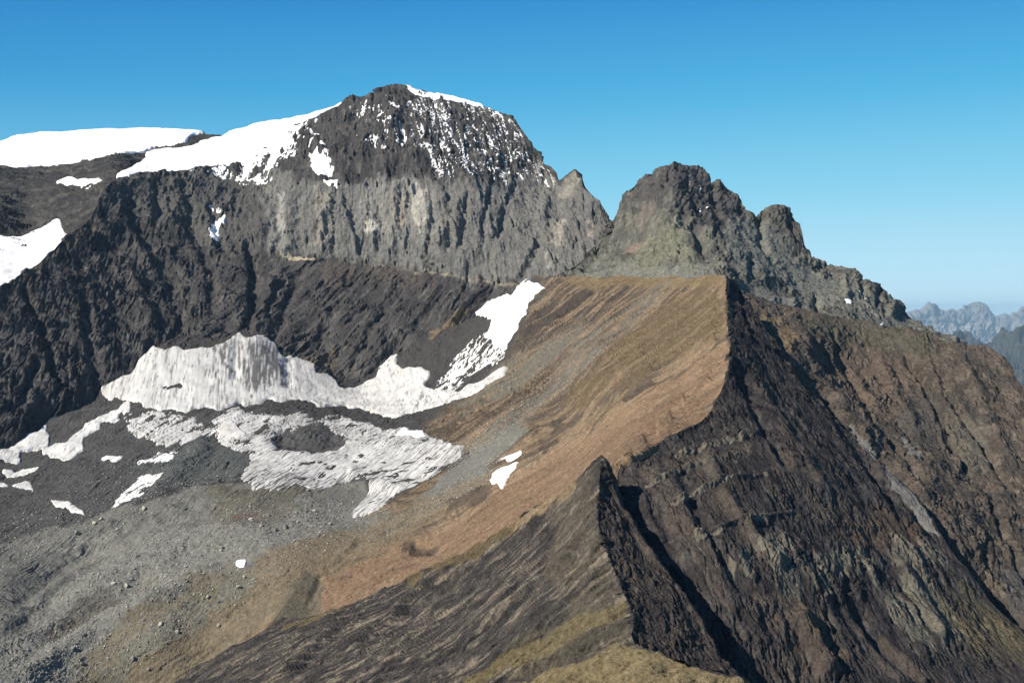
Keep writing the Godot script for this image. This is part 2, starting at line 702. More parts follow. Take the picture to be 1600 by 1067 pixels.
# ---- the place ----
func sky_picture() -> Image:
	var im := Image.create_empty(512, 256, false, Image.FORMAT_RGBF)
	for y in 256:
		var e := 90.0 - (y + 0.5) / 256.0 * 180.0
		for x in 512:
			# azimuth: 0 along -z, + to the right
			var az := (x + 0.5) / 512.0 * TAU
			var k := clampf(e, 0.0, 90.0)
			var n := 0
			while n < SKY_AT.size() - 2 and k > SKY_AT[n + 1]:
				n += 1
			var t: float = (k - SKY_AT[n]) / (SKY_AT[n + 1] - SKY_AT[n])
			var c: Color = SKY_HUE[n].lerp(SKY_HUE[n + 1], clampf(t, 0.0, 1.0))
			# clear air is deepest about a right angle from the sun
			var g := 1.0 - 0.35 * pow(sin(az - 0.17), 2.0) + 0.2 * sin(az)
			g = lerpf(1.0, g, smoothstep(0.0, 12.0, k) * (1.0 - smoothstep(30.0, 80.0, k)))
			im.set_pixel(x, y, Color(c.r * g * g, c.g * g, c.b * sqrt(g)) / EXPOSURE)
	return im

const SKY_AT: Array[float] = [0.0, 6.3, 11.0, 16.0, 26.0, 90.0]
const SKY_HUE: Array[Color] = [Color(0.66, 0.92, 1.04), Color(0.25, 0.65, 0.88), Color(0.085, 0.45, 0.77), Color(0.035, 0.28, 0.65), Color(0.011, 0.1, 0.33), Color(0.005, 0.03, 0.12)]

func _ready() -> void:
	rng.seed = 7
	# camera
	var cam := Camera3D.new()
	cam.name = "camera"
	cam.position = EYE
	cam.rotation.x = PITCH
	cam.fov = rad_to_deg(2.0 * atan(533.5 / FOCAL))
	cam.near = 1.0
	cam.far = 120000.0
	add_child(cam)
	# sky and air
	var env := Environment.new()
	env.background_mode = Environment.BG_SKY
	var sky := Sky.new()
	var pano := PanoramaSkyMaterial.new()
	pano.panorama = ImageTexture.create_from_image(sky_picture())
	sky.sky_material = pano
	env.sky = sky
	env.tonemap_mode = Environment.TONE_MAPPER_LINEAR
	env.tonemap_exposure = EXPOSURE
	env.sdfgi_enabled = true
	env.ssao_enabled = true
	env.ssil_enabled = true
	env.fog_enabled = FOG
	env.fog_density = 0.000014
	env.fog_light_color = Color(0.7, 0.87, 1.0)
	var we := WorldEnvironment.new()
	we.environment = env
	add_child(we)
	# sun, high on the left and a little behind the photographer
	var sun := DirectionalLight3D.new()
	sun.name = "sun"
	sun.light_energy = 1.6
	sun.light_color = Color(1.0, 0.965, 0.9)
	sun.light_angular_distance = 0.5
	sun.shadow_enabled = true
	add_child(sun)
	sun.look_at_from_position(Vector3.ZERO, -Vector3(-0.68, 0.60, 0.42), Vector3.UP)

	n_big = make_noise(3, 130.0, FastNoiseLite.TYPE_SIMPLEX_SMOOTH, FastNoiseLite.FRACTAL_FBM, 3)
	n_ridge = make_noise(11, 60.0, FastNoiseLite.TYPE_SIMPLEX_SMOOTH, FastNoiseLite.FRACTAL_RIDGED, 6, 0.56)
	n_crack = make_noise(17, 55.0, FastNoiseLite.TYPE_SIMPLEX_SMOOTH, FastNoiseLite.FRACTAL_RIDGED, 2, 0.5)
	n_fine = make_noise(23, 14.0, FastNoiseLite.TYPE_SIMPLEX_SMOOTH, FastNoiseLite.FRACTAL_FBM, 4, 0.62)
	n_soft = make_noise(31, 25.0, FastNoiseLite.TYPE_SIMPLEX_SMOOTH, FastNoiseLite.FRACTAL_FBM, 3)
	n_grit = make_noise(41, 60.0, FastNoiseLite.TYPE_VALUE, FastNoiseLite.FRACTAL_NONE, 1)
	n_cell = make_noise(53, 22.0, FastNoiseLite.TYPE_CELLULAR, FastNoiseLite.FRACTAL_FBM, 3, 0.55)
	n_cell.cellular_return_type = FastNoiseLite.RETURN_CELL_VALUE
	rock_mat = StandardMaterial3D.new()
	rock_mat.vertex_color_use_as_albedo = true
	rock_mat.roughness = 0.95
	rock_mat.metallic_specular = 0.2
	# fine stone grain: relief and tone, 150 m to a repeat
	var gn := make_noise(5, 42.0, FastNoiseLite.TYPE_SIMPLEX_SMOOTH, FastNoiseLite.FRACTAL_RIDGED, 5, 0.75)
	var bump := gn.get_seamless_image(1024, 1024)
	var tone := Image.create_empty(1024, 1024, false, Image.FORMAT_RGB8)
	var an := make_noise(6, 30.0, FastNoiseLite.TYPE_SIMPLEX_SMOOTH, FastNoiseLite.FRACTAL_FBM, 5, 0.8)
	var ai := an.get_seamless_image(1024, 1024)
	var ramp := PackedByteArray()
	for k in 256:
		ramp.append(int(clampf(remap(k, 70.0, 190.0, 205.0, 255.0), 190.0, 255.0)))
	var src := ai.get_data()
	var out := PackedByteArray()
	out.resize(1024 * 1024)
	for k in out.size():
		out[k] = ramp[src[k]]
	tone = Image.create_from_data(1024, 1024, false, Image.FORMAT_L8, out)
	bump.convert(Image.FORMAT_RGBA8)
	bump.bump_map_to_normal_map(9.0)
	rock_mat.albedo_color = Color(0.92, 0.92, 0.92)
	rock_mat.albedo_texture = ImageTexture.create_from_image(tone)
	rock_mat.normal_enabled = true
	rock_mat.normal_texture = ImageTexture.create_from_image(bump)
	rock_mat.normal_scale = 1.0
	rock_mat.uv1_triplanar = true
	rock_mat.uv1_world_triplanar = true
	rock_mat.uv1_scale = Vector3.ONE / 150.0
	far_mat = rock_mat.duplicate()
	far_mat.uv1_scale = Vector3.ONE / 420.0
	far_mat.normal_scale = 0.8
	snow_mat = StandardMaterial3D.new()
	snow_mat.vertex_color_use_as_albedo = true
	snow_mat.roughness = 0.7
	snow_mat.metallic_specular = 0.3

	# valley floor, far below
	var g := PlaneMesh.new()
	g.size = Vector2(90000, 90000)
	var gm := StandardMaterial3D.new()
	gm.albedo_color = Color(0.32, 0.34, 0.28)
	gm.roughness = 1.0
	var ground := place(["valley_ground", g, gm, "hazy valley floor far below the ranges", "ground", "structure", ""])
	ground.position = Vector3(0, -1800, -25000)
	build_all([far_ranges, snow_dome, main_peak, round_peak, brown_ridge, basin, dark_face, rib, slab])
	stones(cirque)
	var tooth_mat := StandardMaterial3D.new()
	tooth_mat.albedo_color = Color(0.3, 0.27, 0.25)
	tooth_mat.roughness = 0.95
	var tooth := place(["rock_tooth", stone_mesh(321), tooth_mat, "small dark rock tooth standing in the notch of the ridge", "rock", "", ""])
	tooth.transform = Transform3D(Basis(Vector3.FORWARD, 0.15).scaled(Vector3(5.5, 15.0, 6.5)), world(942, 729, 714))

const FOG := true
const EXPOSURE := 1.5

func rock(n: float) -> Color:
	return Color(n, n, n)

func far_ranges() -> void:
	var p := make_patch("distant_range", [
		[[1300, 515], [1400, 502], [1420, 497], [1432, 494], [1447, 487], [1463, 483], [1472, 491], [1480, 489], [1488, 486], [1496, 493], [1504, 482], [1512, 477], [1525, 475], [1536, 480], [1546, 494], [1556, 500], [1570, 493], [1578, 498], [1590, 491], [1606, 482], [1630, 492], [1700, 500], [1800, 512]],
		[[1300, 540], [1450, 520], [1525, 510], [1600, 520], [1800, 540]],
		[[1300, 580], [1500, 570], [1600, 575], [1800, 590]],
		[[1300, 640], [1800, 640]]],
		[[1300, 515, 65280], [1463, 483, 62560], [1525, 475, 62560], [1606, 482, 65280], [1800, 512, 68000], [1525, 530, 55760], [1350, 560, 54400], [1750, 560, 55760], [1525, 600, 51680], [1300, 640, 50320], [1800, 640, 50320]],
		Vector2i(420, 110), [["t", Vector3(0, -0.6, -1), 4000]])
	tint_init(p)
	p.axis = Vector3(0.2, -1, 0.3).normalized()
	relief(p, 260, 520, 0, 150, 0, 1.4, 0.02)
	paint(p, Color(0.3, 0.29, 0.28), Color(0.4, 0.385, 0.37), Color(0.5, 0.48, 0.46), Color(0.24, 0.24, 0.23), 1.5, 0.02, 0.1)
	build(p, "pale blue mountain range far away beyond the brown ridge", "mountain range")
	p = make_patch("blue_hill", [
		[[1380, 560], [1480, 541], [1497, 538], [1515, 541], [1530, 546], [1545, 546], [1560, 541], [1590, 537], [1625, 541], [1800, 560]],
		[[1380, 600], [1560, 580], [1800, 600]],
		[[1380, 660], [1800, 660]]],
		[[1380, 560, 20900], [1500, 538, 20460], [1545, 546, 19800], [1590, 537, 19800], [1800, 560, 20460], [1590, 600, 17160], [1450, 600, 17380], [1800, 600, 17380], [1380, 660, 15400], [1800, 660, 15400]],
		Vector2i(320, 80), [["t", Vector3(0, -0.6, -1), 1500]])
	tint_init(p)
	p.axis = Vector3(0.2, -1, 0.3).normalized()
	relief(p, 80, 360, 0, 90, 0, 1.4, 0.06)
	paint(p, Color(0.06, 0.06, 0.06), Color(0.09, 0.09, 0.085), Color(0.13, 0.125, 0.12), Color(0.07, 0.08, 0.06), 1.5, 0.06, 0.15)
	build(p, "dark blue hazy hill below the distant pale range", "hill")

func snow_dome() -> void:
	var p := make_patch("snow_dome_mountain", [
		[[-80, 240], [0, 223], [20, 216], [60, 210], [130, 206], [230, 202], [300, 207], [345, 212], [400, 196], [440, 189], [480, 181], [520, 170], [560, 152]],
		[[-80, 300], [0, 265], [110, 256], [225, 240], [300, 240], [440, 215], [560, 180]],
		[[-80, 380], [0, 345], [100, 310], [190, 285], [300, 270], [440, 250], [560, 220]],
		[[-80, 560], [0, 480], [100, 420], [190, 340], [300, 320], [560, 290]]],
		[[-80, 240, 3100], [0, 223, 3200], [130, 206, 3300], [300, 207, 3150], [345, 212, 3000], [400, 196, 2750], [520, 170, 2560], [560, 152, 2560],
		[0, 262, 2700], [110, 256, 2750], [225, 240, 2800], [300, 250, 2460], [440, 215, 2520], [0, 300, 2480], [100, 290, 2450], [190, 275, 2300], [300, 262, 2370],
		[390, 258, 2400], [470, 200, 2450], [50, 335, 2380], [50, 350, 2330], [0, 440, 1850], [50, 400, 2050], [100, 370, 2090], [0, 480, 1780], [300, 320, 2400], [560, 290, 2500], [-80, 560, 1600]],
		Vector2i(440, 240), [["t", Vector3(0, -0.35, -1), 500]])
	p.far = true
	tint_init(p)
	p.axis = Vector3(1, 0.05, 0.2).normalized()
	p.bed = Vector3(0.12, 1, 0.1).normalized()
	relief(p, 5, 5, 6, 2, 1.5, 3.0, 1.2, 0.5, 2.0)
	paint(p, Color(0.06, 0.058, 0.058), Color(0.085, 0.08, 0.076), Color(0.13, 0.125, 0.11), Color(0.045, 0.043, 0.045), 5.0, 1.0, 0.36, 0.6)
	build(p, "dark banded rock shoulder under the smooth white dome", "mountain")
	snow(p, "snow_dome", [[[-80, 200], [0, 195], [200, 190], [320, 195], [300, 212], [290, 225], [240, 232], [222, 241], [170, 244], [110, 257], [30, 262], [-80, 268]]],
		"smooth white snow dome on the skyline above dark rock bands", 7.0, 0.0, {"warp": 3.0, "lumps": 0.5, "follow": 0.12})
	snow(p, "snow_ramp", [[[183, 277], [230, 250], [225, 242], [250, 236], [300, 232], [345, 215], [360, 200], [440, 180], [520, 160], [545, 152], [500, 190], [470, 215], [440, 245], [420, 270], [400, 290], [300, 300], [180, 300]]],
		"broad white snow ramp rising to the main rock peak", 6.5, 0.0, {"warp": 3.0, "lumps": 0.5, "follow": 0.12})
	snow(p, "snow_patch", [[[-80, 380], [0, 368], [30, 372], [60, 360], [93, 340], [96, 358], [130, 380], [60, 440], [0, 480], [-80, 520]]],
		"white snow field below the banded cliff behind the dark spur", 5.0, 0.0, {"warp": 3.0, "follow": 0.2})
	snow(p, "snow_patch", [[[85, 287], [105, 277], [112, 276], [118, 280], [155, 278], [160, 282], [130, 304], [122, 290]]],
		"small hooked snow patch on the ledge between two dark cliffs", 1.3, 0.0, {"soft": 1.0, "warp": 2.0})

func main_peak() -> void:
	var p := make_patch("main_rock_peak", [
		[[-80, 520], [0, 452], [60, 410], [100, 375], [140, 342], [152, 318], [163, 296], [185, 277], [240, 271], [300, 263], [390, 258], [430, 240], [450, 222], [470, 198], [490, 183], [520, 170], [535, 160], [555, 152], [585, 146], [592, 138], [604, 134], [618, 131], [640, 134], [655, 140], [700, 149], [750, 161], [790, 180], [807, 187], [818, 205], [831, 229], [846, 237], [850, 256], [866, 270], [872, 284], [880, 281], [890, 270], [899, 264], [908, 272], [913, 292], [926, 305], [940, 318], [958, 345], [975, 375], [1000, 420]],
		[[-80, 600], [100, 440], [200, 340], [300, 320], [450, 290], [620, 250], [750, 260], [860, 330], [940, 370], [1000, 440]],
		[[-80, 700], [100, 540], [300, 430], [450, 405], [650, 425], [760, 440], [860, 420], [940, 430], [1000, 460]],
		[[-80, 830], [0, 770], [150, 700], [240, 640], [400, 610], [500, 640], [600, 655], [700, 610], [800, 530], [880, 475], [1000, 490]]],
		[[-80, 520, 1650], [0, 452, 1750], [60, 410, 1850], [100, 375, 1950], [150, 335, 2050], [185, 277, 2200], [300, 262, 2350], [390, 258, 2380], [470, 200, 2400], [520, 170, 2430], [620, 132, 2480], [750, 160, 2430], [808, 188, 2360], [850, 250, 2280], [876, 284, 2200], [899, 266, 2130], [958, 345, 2060], [1000, 420, 2000],
		[300, 300, 2250], [300, 390, 2080], [150, 400, 1960], [450, 300, 2200], [450, 400, 2080], [620, 300, 2140], [620, 420, 2040], [750, 300, 2120], [760, 440, 1980], [860, 400, 1980], [920, 400, 1960],
		[-80, 740, 1380], [0, 690, 1450], [150, 620, 1640], [240, 540, 1782], [390, 530, 1845], [500, 590, 1825], [560, 610, 1815], [650, 540, 1875], [740, 490, 1910], [820, 440, 1945], [870, 430, 1935],
		[150, 690, 1600], [400, 610, 1800], [600, 655, 1790], [700, 610, 1825], [800, 530, 1890], [-80, 830, 1320], [1000, 490, 1900]],
		Vector2i(880, 440), [["t", Vector3(0.0, -0.75, -1), 260]])
	p.far = true
	tint_init(p)
	p.axis = dir_of(p, [612, 200], [620, 390])
	turn_streaks(p, [[330, 420], [440, 402], [650, 422], [780, 445], [850, 440], [900, 470], [700, 700], [350, 700], [300, 600]], dir_of(p, [700, 450], [590, 580]))
	var pale := Color(0.260, 0.255, 0.240)
	# grey cliff band, its bleached scars and rusty streaks
	mark(p, [[408, 275], [440, 262], [470, 290], [500, 282], [540, 292], [600, 278], [640, 270], [700, 284], [780, 288], [870, 282], [899, 262], [915, 290], [960, 345], [1000, 420], [940, 440], [850, 440], [770, 442], [650, 424], [560, 408], [440, 402], [415, 380], [420, 330]], Color(0.195, 0.191, 0.182), 6, 16, 0.95, 0.55, 1.0)
	mark(p, [[400, 300], [430, 290], [450, 330], [445, 400], [420, 390], [425, 350]], pale, 4, 8, 0.6, 0.6)
	mark(p, [[430, 295], [442, 300], [446, 370], [436, 372]], Color(0.390, 0.384, 0.364), 2, 5, 0.8, 0.6)
	mark(p, [[490, 290], [520, 310], [522, 350], [505, 390], [480, 385], [498, 340]], Color(0.312, 0.286, 0.247), 3, 6, 0.7, 0.7)
	mark(p, [[550, 300], [640, 275], [680, 300], [690, 370], [620, 385], [560, 365]], pale, 5, 10, 0.75, 0.7)
	mark(p, [[566, 346], [578, 342], [598, 350], [592, 363], [570, 362]], Color(0.546, 0.520, 0.468), 1, 3, 0.9, 0.3)
	mark(p, [[638, 292], [664, 285], [670, 330], [660, 368], [648, 350]], Color(0.494, 0.468, 0.416), 2, 6, 0.8, 0.6)
	mark(p, [[620, 300], [634, 305], [630, 350], [615, 350]], Color(0.390, 0.338, 0.273), 2, 5, 0.7, 0.6)
	mark(p, [[868, 350], [885, 345], [882, 385], [866, 390]], Color(0.442, 0.390, 0.338), 2, 5, 0.7, 0.6)
	mark(p, [[920, 345], [932, 350], [928, 375], [918, 372]], Color(0.390, 0.325, 0.273), 2, 5, 0.7, 0.6)
	mark(p, [[884, 284], [899, 264], [910, 285], [914, 300], [890, 312], [872, 310]], Color(0.312, 0.293, 0.260), 2, 5, 0.8, 0.4)
	mark(p, [[850, 392], [870, 396], [866, 420], [850, 416]], Color(0.364, 0.351, 0.312), 2, 5, 0.6, 0.6)
	# warm stain along the bench and on the lower slabs
	mark(p, [[438, 400], [495, 404], [493, 408], [440, 405]], Color(0.546, 0.468, 0.338), 0, 2, 0.9, 0.2)
	mark(p, [[560, 411], [660, 424], [760, 439], [840, 444], [838, 448], [760, 443], [660, 428]], Color(0.338, 0.299, 0.234), 0, 2, 0.6, 0.5)
	mark(p, [[500, 410], [560, 412], [700, 440], [690, 455], [560, 440], [480, 440]], Color(0.117, 0.098, 0.088), 6, 12, 0.8, 0.6)
	mark(p, [[640, 545], [740, 480], [720, 510], [655, 552]], Color(0.221, 0.169, 0.111), 2, 8, 0.8, 0.5)
	mark(p, [[430, 560], [520, 540], [540, 560], [500, 590], [440, 560]], Color(0.143, 0.117, 0.091), 4, 10, 0.7, 0.6)
	mark(p, [[0, 455], [60, 412], [150, 336], [165, 345], [90, 400], [20, 460]], Color(0.156, 0.130, 0.104), 4, 8, 0.8, 0.5)
	mark(p, [[110, 340], [160, 290], [300, 266], [400, 270], [410, 380], [340, 390], [240, 350], [160, 335]], Color(0.130, 0.127, 0.120), 6, 14, 0.7, 0.8)
	# gullies, cracks and buttresses
	for g in [[[[536, 288], [545, 325], [560, 365], [566, 402]], 9, -9], [[[478, 215], [505, 262], [536, 292]], 9, -5], [[[385, 360], [398, 430], [396, 480], [378, 530]], 14, -13], [[[30, 435], [58, 490], [76, 535], [80, 565], [96, 615]], 10, -11],
		[[[130, 470], [145, 560], [152, 620]], 16, -9], [[[845, 360], [832, 405], [810, 445]], 9, -12], [[[660, 398], [672, 405], [690, 415]], 8, -12], [[[410, 290], [432, 320], [440, 370], [425, 400]], 12, -8],
		[[[590, 300], [596, 350], [590, 400]], 8, -6], [[[640, 285], [634, 340], [640, 400]], 6, -6], [[[672, 290], [676, 345], [668, 395]], 7, -7], [[[700, 290], [706, 340], [700, 400]], 8, -6], [[[735, 292], [726, 340], [718, 390]], 8, -7],
		[[[770, 290], [758, 340], [752, 400]], 8, -6], [[[808, 285], [790, 330], [776, 380]], 9, -7], [[[520, 300], [524, 350], [515, 400]], 7, -6], [[[470, 300], [466, 350], [470, 400]], 8, -6],
		[[[520, 300], [506, 340], [500, 400]], 10, 6], [[[620, 285], [616, 340], [612, 400]], 12, 6], [[[690, 290], [690, 340], [684, 400]], 10, 5], [[[450, 300], [452, 350], [452, 400]], 10, 6],
		[[[610, 140], [612, 200], [600, 280]], 22, 9], [[[560, 155], [545, 220], [560, 280]], 18, -8], [[[640, 140], [645, 200], [680, 280]], 20, -6], [[[860, 290], [850, 340], [845, 380]], 14, 9],
		[[[200, 300], [215, 340], [260, 430], [300, 540]], 20, -9], [[[290, 300], [300, 350], [330, 420], [335, 500]], 16, -8], [[[245, 280], [250, 340]], 14, -9], [[[330, 300], [335, 350], [350, 400]], 12, -10], [[[270, 280], [285, 330]], 18, 8],
		[[[470, 420], [440, 500], [420, 540]], 14, -7], [[[560, 420], [520, 490], [490, 540]], 12, -6], [[[640, 430], [590, 500], [560, 560]], 12, -7], [[[700, 445], [640, 520]], 12, -7], [[[760, 450], [700, 510], [650, 560]], 12, 6], [[[200, 420], [240, 520]], 24, 9], [[[60, 560], [30, 640]], 14, -8], [[[430, 430], [405, 500]], 10, 7]]:
		cut(p, g[0], g[1], g[2])
	relief(p, 10, 6.0, 1.0, 1.8, 2.0, 6.5, 1.4, 0.5, 5.0)
	paint(p, Color(0.077, 0.073, 0.073), Color(0.105, 0.099, 0.097), Color(0.158, 0.149, 0.138), Color(0.058, 0.055, 0.058), 4.5)
	build(p, "big dark rock peak with grey cliff band above the glacier", "mountain", [["summit_face", "dark summit face with streaks of snow", "", [[408, 275], [430, 235], [470, 190], [520, 160], [600, 120], [660, 120], [800, 170], [860, 250], [880, 285], [780, 289], [700, 285], [640, 272], [600, 280], [540, 293], [500, 283], [470, 291], [440, 264]]], ["cliff_band", "pale grey cliff band with vertical ribs", "", [[408, 276], [440, 264], [470, 291], [500, 283], [540, 293], [600, 280], [640, 272], [700, 285], [780, 289], [880, 285], [900, 400], [940, 440], [850, 440], [770, 442], [650, 424], [560, 408], [440, 402], [415, 380], [420, 330]]], ["rock_pinnacle", "pointed pale rock pinnacle in the notch beside the big peak", "rock pinnacle", [[868, 275], [880, 250], [920, 250], [1000, 340], [1000, 430], [940, 430], [905, 400], [880, 350]]]])
	var fall := dir_of(p, [655, 170], [690, 275])
	snow(p, "summit_snow", [[[632, 120], [660, 130], [760, 150], [756, 166], [735, 164], [700, 156], [650, 150], [640, 142]]], "thin white snow cap along the very top of the rock peak", 1.8, 0.0, {"soft": 1.0, "warp": 3.0})
	snow(p, "face_snow", [[[636, 150], [700, 156], [760, 164], [795, 185], [830, 240], [868, 280], [870, 300], [800, 290], [725, 285], [690, 282], [660, 240], [640, 225]]], "dusting of snow in streaks down the summit face", 0.5, 0.0, {"clean": Color(0.66, 0.67, 0.69), "soft": 3.0, "warp": 8.0, "streak": 2.8, "axis": fall, "sscale": 5.0, "ratio": 14.0, "follow": 0.85})
	snow(p, "couloir_snow", [[[480, 222], [488, 210], [500, 212], [512, 235], [524, 265], [518, 278], [500, 272], [486, 268]], [[498, 278], [528, 280], [534, 300], [515, 292]]], "tall speckled snow patch in the gully of the dark upper face", 1.2, 0.0, {"soft": 2.0, "warp": 4.0, "streak": 0.35, "sscale": 2.0})
	snow(p, "rim_snow", [[[290, 268], [380, 250], [430, 225], [470, 190], [500, 175], [490, 200], [462, 240], [440, 262], [412, 295], [390, 290], [340, 278]]], "broken snow crumbs along the rim below the white ramp", 1.0, 0.0, {"soft": 3.0, "warp": 8.0, "streak": 1.4, "sscale": 1.6})
	snow(p, "ledge_snow", [[[540, 160], [600, 150], [640, 160], [640, 230], [600, 240], [560, 220]]], "sparse snow flecks on dark ledges beside the summit", 0.5, 0.0, {"soft": 4.0, "warp": 10.0, "streak": 2.3, "sscale": 2.5})
	snow(p, "snow_patch", [[[326, 352], [336, 340], [341, 348], [339, 384], [329, 380]], [[340, 345], [350, 338], [352, 350]]], "small snow sliver stuck in a gully of the dark crags", 1.5, 0.0, {"soft": 1.0, "warp": 3.0})
	snow(p, "snow_patch", [[[318, 310], [332, 316], [345, 330], [338, 335]]], "tiny snow crumb above the sliver in the dark crags", 0.9, 0.0, {"soft": 1.0, "warp": 4.0, "streak": 0.5})

func round_peak() -> void:
	var p := make_patch("rounded_peak", [
		[[930, 395], [958, 346], [970, 325], [980, 300], [1010, 272], [1040, 260], [1060, 256], [1100, 262], [1110, 283], [1135, 293], [1150, 305], [1165, 328], [1185, 337], [1190, 329], [1200, 324], [1215, 321], [1232, 327], [1245, 340], [1254, 362], [1256, 385], [1270, 400], [1290, 414], [1335, 423], [1345, 430], [1354, 443], [1377, 445], [1386, 463], [1405, 474], [1418, 498], [1445, 511], [1468, 520], [1475, 526], [1520, 548]],
		[[880, 430], [960, 400], [1060, 340], [1160, 380], [1250, 430], [1340, 470], [1420, 515], [1520, 560]],
		[[850, 445], [960, 435], [1060, 400], [1150, 440], [1250, 480], [1340, 500], [1430, 525], [1530, 570]],
		[[840, 480], [960, 470], [1135, 470], [1250, 520], [1340, 535], [1430, 550], [1540, 585]]],
		[[958, 346, 2000], [1060, 257, 1930], [1010, 272, 1930], [1112, 285, 1930], [1150, 305, 1920], [1185, 336, 1890], [1215, 321, 1890], [1255, 368, 1860], [1290, 414, 1830], [1340, 425, 1810], [1378, 446, 1790], [1418, 498, 1740], [1475, 526, 1700], [1520, 548, 1680],
		[930, 395, 1930], [1060, 330, 1780], [1060, 400, 1680], [1060, 435, 1590], [950, 430, 1790], [870, 437, 1850], [1135, 440, 1530], [1180, 400, 1720], [1180, 460, 1560], [1300, 450, 1720], [1300, 495, 1560], [1400, 520, 1600], [1480, 535, 1640], [960, 470, 1690], [1250, 520, 1500]],
		Vector2i(480, 200), [["t", Vector3(0.0, -0.9, -1), 200]])
	p.far = true
	tint_init(p)
	p.axis = dir_of(p, [1060, 300], [1050, 420])
	mark(p, [[960, 340], [1000, 270], [1060, 240], [1110, 255], [1160, 310], [1170, 340], [1140, 380], [1090, 345], [1040, 320], [1000, 320]], Color(0.098, 0.092, 0.092), 6, 14, 0.9, 0.5)
	mark(p, [[1185, 340], [1195, 315], [1230, 315], [1260, 360], [1262, 400], [1230, 390], [1200, 380]], Color(0.106, 0.100, 0.094), 4, 10, 0.85, 0.5)
	mark(p, [[1150, 330], [1185, 340], [1240, 400], [1280, 430], [1340, 460], [1300, 480], [1220, 440], [1160, 430], [1130, 380]], Color(0.188, 0.194, 0.175), 5, 10, 0.8, 0.5, 0.4)
	mark(p, [[1150, 440], [1200, 455], [1300, 490], [1310, 500], [1210, 480], [1165, 462]], Color(0.188, 0.194, 0.175), 3, 8, 0.8, 0.4, 0.4)
	mark(p, [[1300, 445], [1360, 470], [1420, 500], [1470, 525], [1420, 520], [1360, 505], [1300, 470]], Color(0.200, 0.200, 0.175), 4, 8, 0.8, 0.5, 0.5)
	mark(p, [[860, 440], [950, 420], [1050, 425], [1110, 415], [1130, 440], [1130, 470], [860, 470]], Color(0.213, 0.213, 0.188), 3, 8, 0.8, 0.4, 0.5)
	mark(p, [[985, 395], [1010, 370], [1060, 360], [1090, 390], [1070, 420], [1000, 420]], Color(0.213, 0.213, 0.156), 6, 12, 0.7, 0.6)
	mark(p, [[978, 372], [1002, 378], [1000, 392], [978, 392]], Color(0.300, 0.231, 0.194), 2, 5, 0.8, 0.5)
	mark(p, [[1010, 310], [1030, 330], [1000, 360], [985, 340]], Color(0.250, 0.213, 0.188), 4, 8, 0.6, 0.7)
	for g in [[[[1082, 345], [1094, 368], [1102, 400]], 13, -15], [[[1120, 350], [1135, 362]], 9, -9], [[[1100, 355], [1115, 362]], 9, 9], [[[1186, 330], [1190, 370], [1200, 400]], 9, -9], [[[1112, 285], [1120, 330]], 10, -7], [[[1060, 262], [1052, 330], [1040, 380]], 20, 7], [[[1010, 280], [1000, 350], [990, 400]], 16, -6],
		[[[1240, 350], [1250, 380]], 9, -8], [[[1275, 460], [1280, 490]], 7, -8], [[[1345, 432], [1352, 465]], 7, -8], [[[1376, 448], [1372, 480]], 7, -8], [[[1320, 430], [1325, 470]], 8, 6], [[[1395, 470], [1390, 500]], 8, 6], [[[1240, 470], [1238, 500]], 10, 7], [[[1170, 400], [1180, 440]], 9, -6], [[[962, 345], [940, 390], [910, 430]], 10, -8]]:
		cut(p, g[0], g[1], g[2], 4.0)
	relief(p, 8, 6, 1, 2.6, 3, 2.5, 1.5, 0.6, 3.0)
	paint(p, Color(0.137, 0.135, 0.121), Color(0.184, 0.183, 0.155), Color(0.259, 0.252, 0.208), Color(0.089, 0.086, 0.084), 2.2, 1.2)
	build(p, "rounded grey green rock dome behind the flat topped tan slope", "mountain", [["rock_knob", "dark rounded rock knob beside the grey green dome", "rock knob", [[1183, 350], [1186, 300], [1240, 300], [1280, 380], [1262, 410], [1215, 410]]], ["craggy_ridge", "craggy grey ridge stepping down from the rock knob", "ridge", [[1262, 410], [1275, 380], [1400, 410], [1560, 560], [1540, 600], [1250, 530], [1230, 440]]]])
	snow(p, "snow_patch", [[[1341, 457], [1348, 458], [1358, 465], [1350, 466]]], "short snow dash under a crag of the falling grey ridge", 1.2, 0.0, {"soft": 0.0, "warp": 1.0})
	snow(p, "snow_patch", [[[1317, 470], [1330, 471], [1331, 477], [1323, 476]]], "small snow spot on grey scree of the falling ridge", 1.2, 0.0, {"soft": 0.0, "warp": 1.0})
	snow(p, "snow_patch", [[[1374, 504], [1384, 502], [1380, 507]]], "tiny snow fleck low on the grey ridge above the brown slope", 1.2, 0.0, {"soft": 0.0, "warp": 1.0})
	snow(p, "ledge_snow", [[[1070, 270], [1110, 270], [1120, 335], [1095, 330], [1080, 300]]], "few snow flecks on the dark top of the rounded peak", 0.5, 0.0, {"soft": 3.0, "warp": 8.0, "streak": 2.2, "sscale": 2.5})

